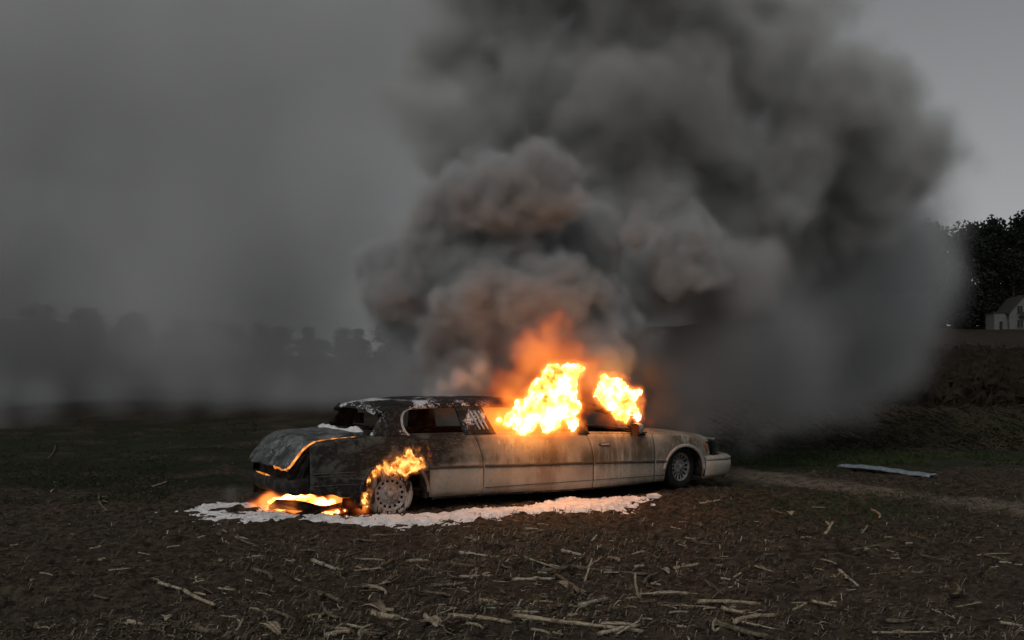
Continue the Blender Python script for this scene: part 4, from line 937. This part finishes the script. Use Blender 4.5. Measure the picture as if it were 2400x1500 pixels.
glow(wf4, 'flame_haze', [(595, 1180, 11.7, 26), (625, 1168, 11.7, 30), (660, 1180, 11.6, 34), (700, 1180, 11.6, 36), (740, 1185, 11.6, 34), (780, 1185, 11.5, 32), (815, 1190, 11.4, 28), (845, 1195, 11.35, 26), (854, 1170, 11.5, 22), (852, 1145, 11.5, 19), (858, 1125, 11.5, 16), (770, 1205, 11.3, 24), (720, 1205, 11.4, 22), (690, 1208, 11.2, 18)], .03, .10, 22, cols=((1, .13, .01), (1, .22, .03), (1, .32, .06)), zmin=.0)
# fire inside the boot, seen along the seam of the warped lid
def seam_fire():
    V = []; Fc = []; pts = []
    for i in range(60):
        s = .12 + .86 * i / 59; pts.append((lu(s) + .004, .092 if s < .9 else .092 + (s - .9) * .8, lz(s) - .030 - .006 * s))
    for i in range(14): pts.append((-1.265 - .004 * i, .17 + .03 * i, .607 + .008 * math.sin(i * 2.2)))
    rad = [.002 + .013 * min(1, (i / 40) ** 2) + .002 * math.sin(i * .9) for i in range(60)] + [.02 + .010 * math.sin(i * 2.9) for i in range(13)] + [.002]
    V, Fc = tube([W(*p) for p in pts], rad, 8); return V, Fc
V, Fc = seam_fire(); o = mesh_obj('boot_fire', V, Fc, core_mat('boot fire', 3.2, 9, .3)); tag(o, 'orange fire glowing along the seam of the warped boot lid', 'flames')
V, Fc = tube([W(*p) for p in [(-1.30, 1.45, .475), (-1.315, 1.2, .478), (-1.32, .95, .480), (-1.31, .75, .478)]], [.003, .012, .014, .002], 6); o = mesh_obj('bumper_fire', V, Fc, core_mat('bumper fire', 2.5, 9, .3)); tag(o, 'thin line of fire along the top of the blackened rear bumper', 'flames')

# smoke
def smoke(name, label, pts, voxel, edge, col, dens, bmin=None, bmax=None, warp=((.5, .45),), bill=((.9, .30), (2.3, .14)), k=.25, low=None, aniso=0.0, pad=.5, fb=()):
    puffs = [(P(x, y, Y), r_ / F * Y) for x, y, Y, r_ in pts]; lo, hi = bounds(puffs, pad); lo = list(lo); hi = list(hi)
    if bmin: lo = [max(a, b) for a, b in zip(lo, bmin)]
    if bmax: hi = [min(a, b) for a, b in zip(hi, bmax)]
    o = field_obj(name, mat=smoke_mat(name, col, dens, aniso), puffs=puffs, bmin=tuple(lo), bmax=tuple(hi), voxel=voxel, k=k, warp=warp, bill=bill, edge=edge, dens=1.0, low=low, fb=fb)
    tag(o, label, 'smoke', kind='stuff'); return o
main = [(1100, 880, 13.4, 90), (1250, 800, 13.6, 110), (1400, 840, 13.9, 90), (950, 680, 14.4, 120), (1050, 600, 14.4, 140), (1200, 640, 14.4, 160), (1350, 620, 14.9, 150), (1000, 790, 13.9, 90),
 (1100, 740, 13.9, 130), (1250, 720, 13.9, 150), (1400, 730, 14.4, 130), (910, 620, 14.6, 80), (1270, 450, 13.7, 115), (1130, 480, 13.9, 130), (1020, 550, 14.2, 110), (1490, 545, 14.2, 75), (1600, 580, 14.7, 110),
 (1750, 600, 15.2, 100), (1400, 300, 16.4, 200), (1550, 250, 16.4, 200), (1250, 250, 16.4, 180), (1080, 330, 15.9, 130), (1050, 130, 16.4, 130), (1200, 100, 16.4, 180), (1450, 80, 16.4, 200), (1700, 150, 17.2, 200),
 (1850, 90, 17.4, 130), (1650, 350, 17, 180), (1900, 300, 17.2, 210), (2050, 340, 17.4, 170), (2170, 370, 17.9, 130), (2250, 300, 18.4, 60), (2080, 230, 18, 90), (1800, 450, 17.2, 180), (2000, 500, 18, 140), (1200, -110, 16.4, 250), (1500, -130, 16.4, 260), (1800, -80, 17.4, 180), (1050, -80, 16.4, 120), (1500, 430, 16.2, 150), (1380, 500, 15.8, 130), (1650, 520, 17, 150), (1850, 570, 18, 150), (1000, 250, 15.9, 90), (1010, 420, 15.3, 90), (1950, -60, 17.6, 150), (1330, 420, 15.8, 140), (1550, 660, 15.8, 150), (1680, 690, 16.4, 140), (1500, 800, 15.0, 100), (960, 760, 14.4, 70)]
low_ = [p for p in main if p[1] > 420 and p[2] < 15.0]; up_ = [p for p in main if not (p[1] > 420 and p[2] < 15.0)]
smoke('dark_smoke', 'dark grey smoke billowing up in heaped puffs from the burning cabin', low_, .055, .32, (.77, .785, .785), 6.5, bmin=(-9, 11.8, 1.0), bmax=(12, 21, 8.9), warp=((.5, .40), (1.5, .14), (4, .05)), bill=((1.0, .24), (2.2, .14), (4.6, .07)), k=.16, fb=((3.2, .16),))
smoke('smoke_plume', 'broad soft smoke plume spreading up and to the right over the fire', up_, .10, 1.0, (.80, .80, .78), 4.2, bmin=(-9, 11.8, 1.0), bmax=(12, 22, 8.9), warp=((.35, .9), (1.2, .25), (3.5, .08)), bill=((.8, .32), (2.0, .16)), k=.35, pad=.8, fb=((1.5, .34),))
smoke('black_smoke', 'near black brown smoke rolling off the roof round the flames', [(1040, 800, 13.5, 55), (1090, 860, 13.3, 55), (1150, 800, 13.5, 50), (1010, 860, 13.4, 45), (1180, 880, 13.3, 50), (1450, 830, 13.8, 60), (1530, 880, 13.9, 60), (1540, 960, 13.9, 55), (1400, 800, 13.9, 55), (1380, 860, 13.6, 45), (1590, 990, 14.2, 40), (960, 900, 13.6, 30)], .07, .5, (.36, .30, .27), 5, bmin=(-9, 12.3, .6), warp=((.8, .35), (2.4, .12)), bill=((1.6, .18), (4, .07)), k=.2)
drift = [(1600, 850, 16, 190), (1750, 800, 18, 250), (1680, 930, 16.5, 120), (1900, 650, 20, 290), (2060, 600, 22, 220), (1840, 880, 19, 150), (1550, 700, 17, 220), (2080, 740, 22, 180), (1980, 780, 21, 230), (1640, 1030, 15.8, 70), (1780, 1010, 16.5, 70), (1980, 860, 21, 130), (1350, 800, 17, 260), (1620, 800, 16.5, 230), (1580, 930, 16, 150), (2150, 650, 25, 130), (2140, 560, 25, 110), (1650, 740, 17, 200), (1100, 850, 17, 200), (1200, 950, 16.5, 160), (1450, 950, 16.5, 160)]
smoke('drifting_smoke', 'thin grey smoke drifting away over the field behind the bonnet', drift, .20, 2.3, (.76, .77, .785), 2.3, bmin=(-4, 14.6, -.3), bmax=(14, 27, 9), warp=((.25, 1.0), (.8, .35), (2.2, .1)), bill=((.5, .3),), k=.8, fb=((1.0, .35),))
smoke('smoke_bank', 'pale smoke bank hanging over the left of the field and the tree line', [(-300, 500, 42, 900), (300, 300, 40, 800), (700, 400, 38, 700), (900, 680, 36, 380), (300, 760, 44, 340), (-100, 800, 44, 360), (600, 790, 42, 320), (850, 0, 38, 500), (1150, 500, 34, 420), (1100, 780, 36, 320), (620, 800, 38, 380), (880, 820, 36, 330)], .7, 5.5, (.972, .98, .99), .27, bmin=(-40, 24, -1), bmax=(8, 54, 22), warp=((.09, 4.0), (.3, 1.4)), bill=(), k=2, low=(.15, .38, .62, .14), pad=1.5, aniso=-.25)
smoke('low_smoke', 'thin smoke creeping over the dark grass at the left', [(-20, 960, 27, 110), (110, 950, 28, 100), (260, 930, 30, 90), (400, 930, 29, 80), (520, 925, 31, 90), (660, 920, 30, 80), (760, 925, 28, 70)], .22, 1.3, (.80, .82, .85), .28, bmin=(-20, 21, -.3), bmax=(-3, 36, 4), warp=((.3, .8), (1, .25)), bill=((.8, .2),), k=.5, fb=((1.2, .3),))
smoke('steam', 'pale steam curling off the roof in front of the dark smoke', [(1040, 910, 12.4, 30), (1075, 895, 12.5, 34), (1110, 900, 12.6, 26), (1000, 930, 12.4, 16), (1130, 870, 12.8, 30)], .045, .25, (.88, .87, .87), 9.0, warp=((1.4, .15), (5, .04)), bill=((4, .08),), k=.1, pad=.15)
smoke('foam_mist', 'white mist of foam spray left of the burning tail', [(540, 1165, 12.6, 36), (575, 1155, 12.7, 30), (510, 1175, 12.4, 26), (600, 1150, 12.8, 18)], .05, .40, (.9, .9, .9), 2.0, bmin=(-9, 9, 0.0), warp=((1.4, .15), (5, .04)), bill=((4, .06),), k=.1, pad=.1)
smoke('ground_smoke', 'pale wisp of smoke low on the ground in front of the bonnet', [(1750, 1040, 15.5, 40), (1790, 1020, 16, 34), (1770, 1060, 15.3, 26), (1720, 1065, 15, 22)], .07, .6, (.75, .77, .8), .9, bmin=(0, 9, 0.0), warp=((.9, .25), (3, .06)), bill=((2.5, .08),), k=.15, pad=.2)
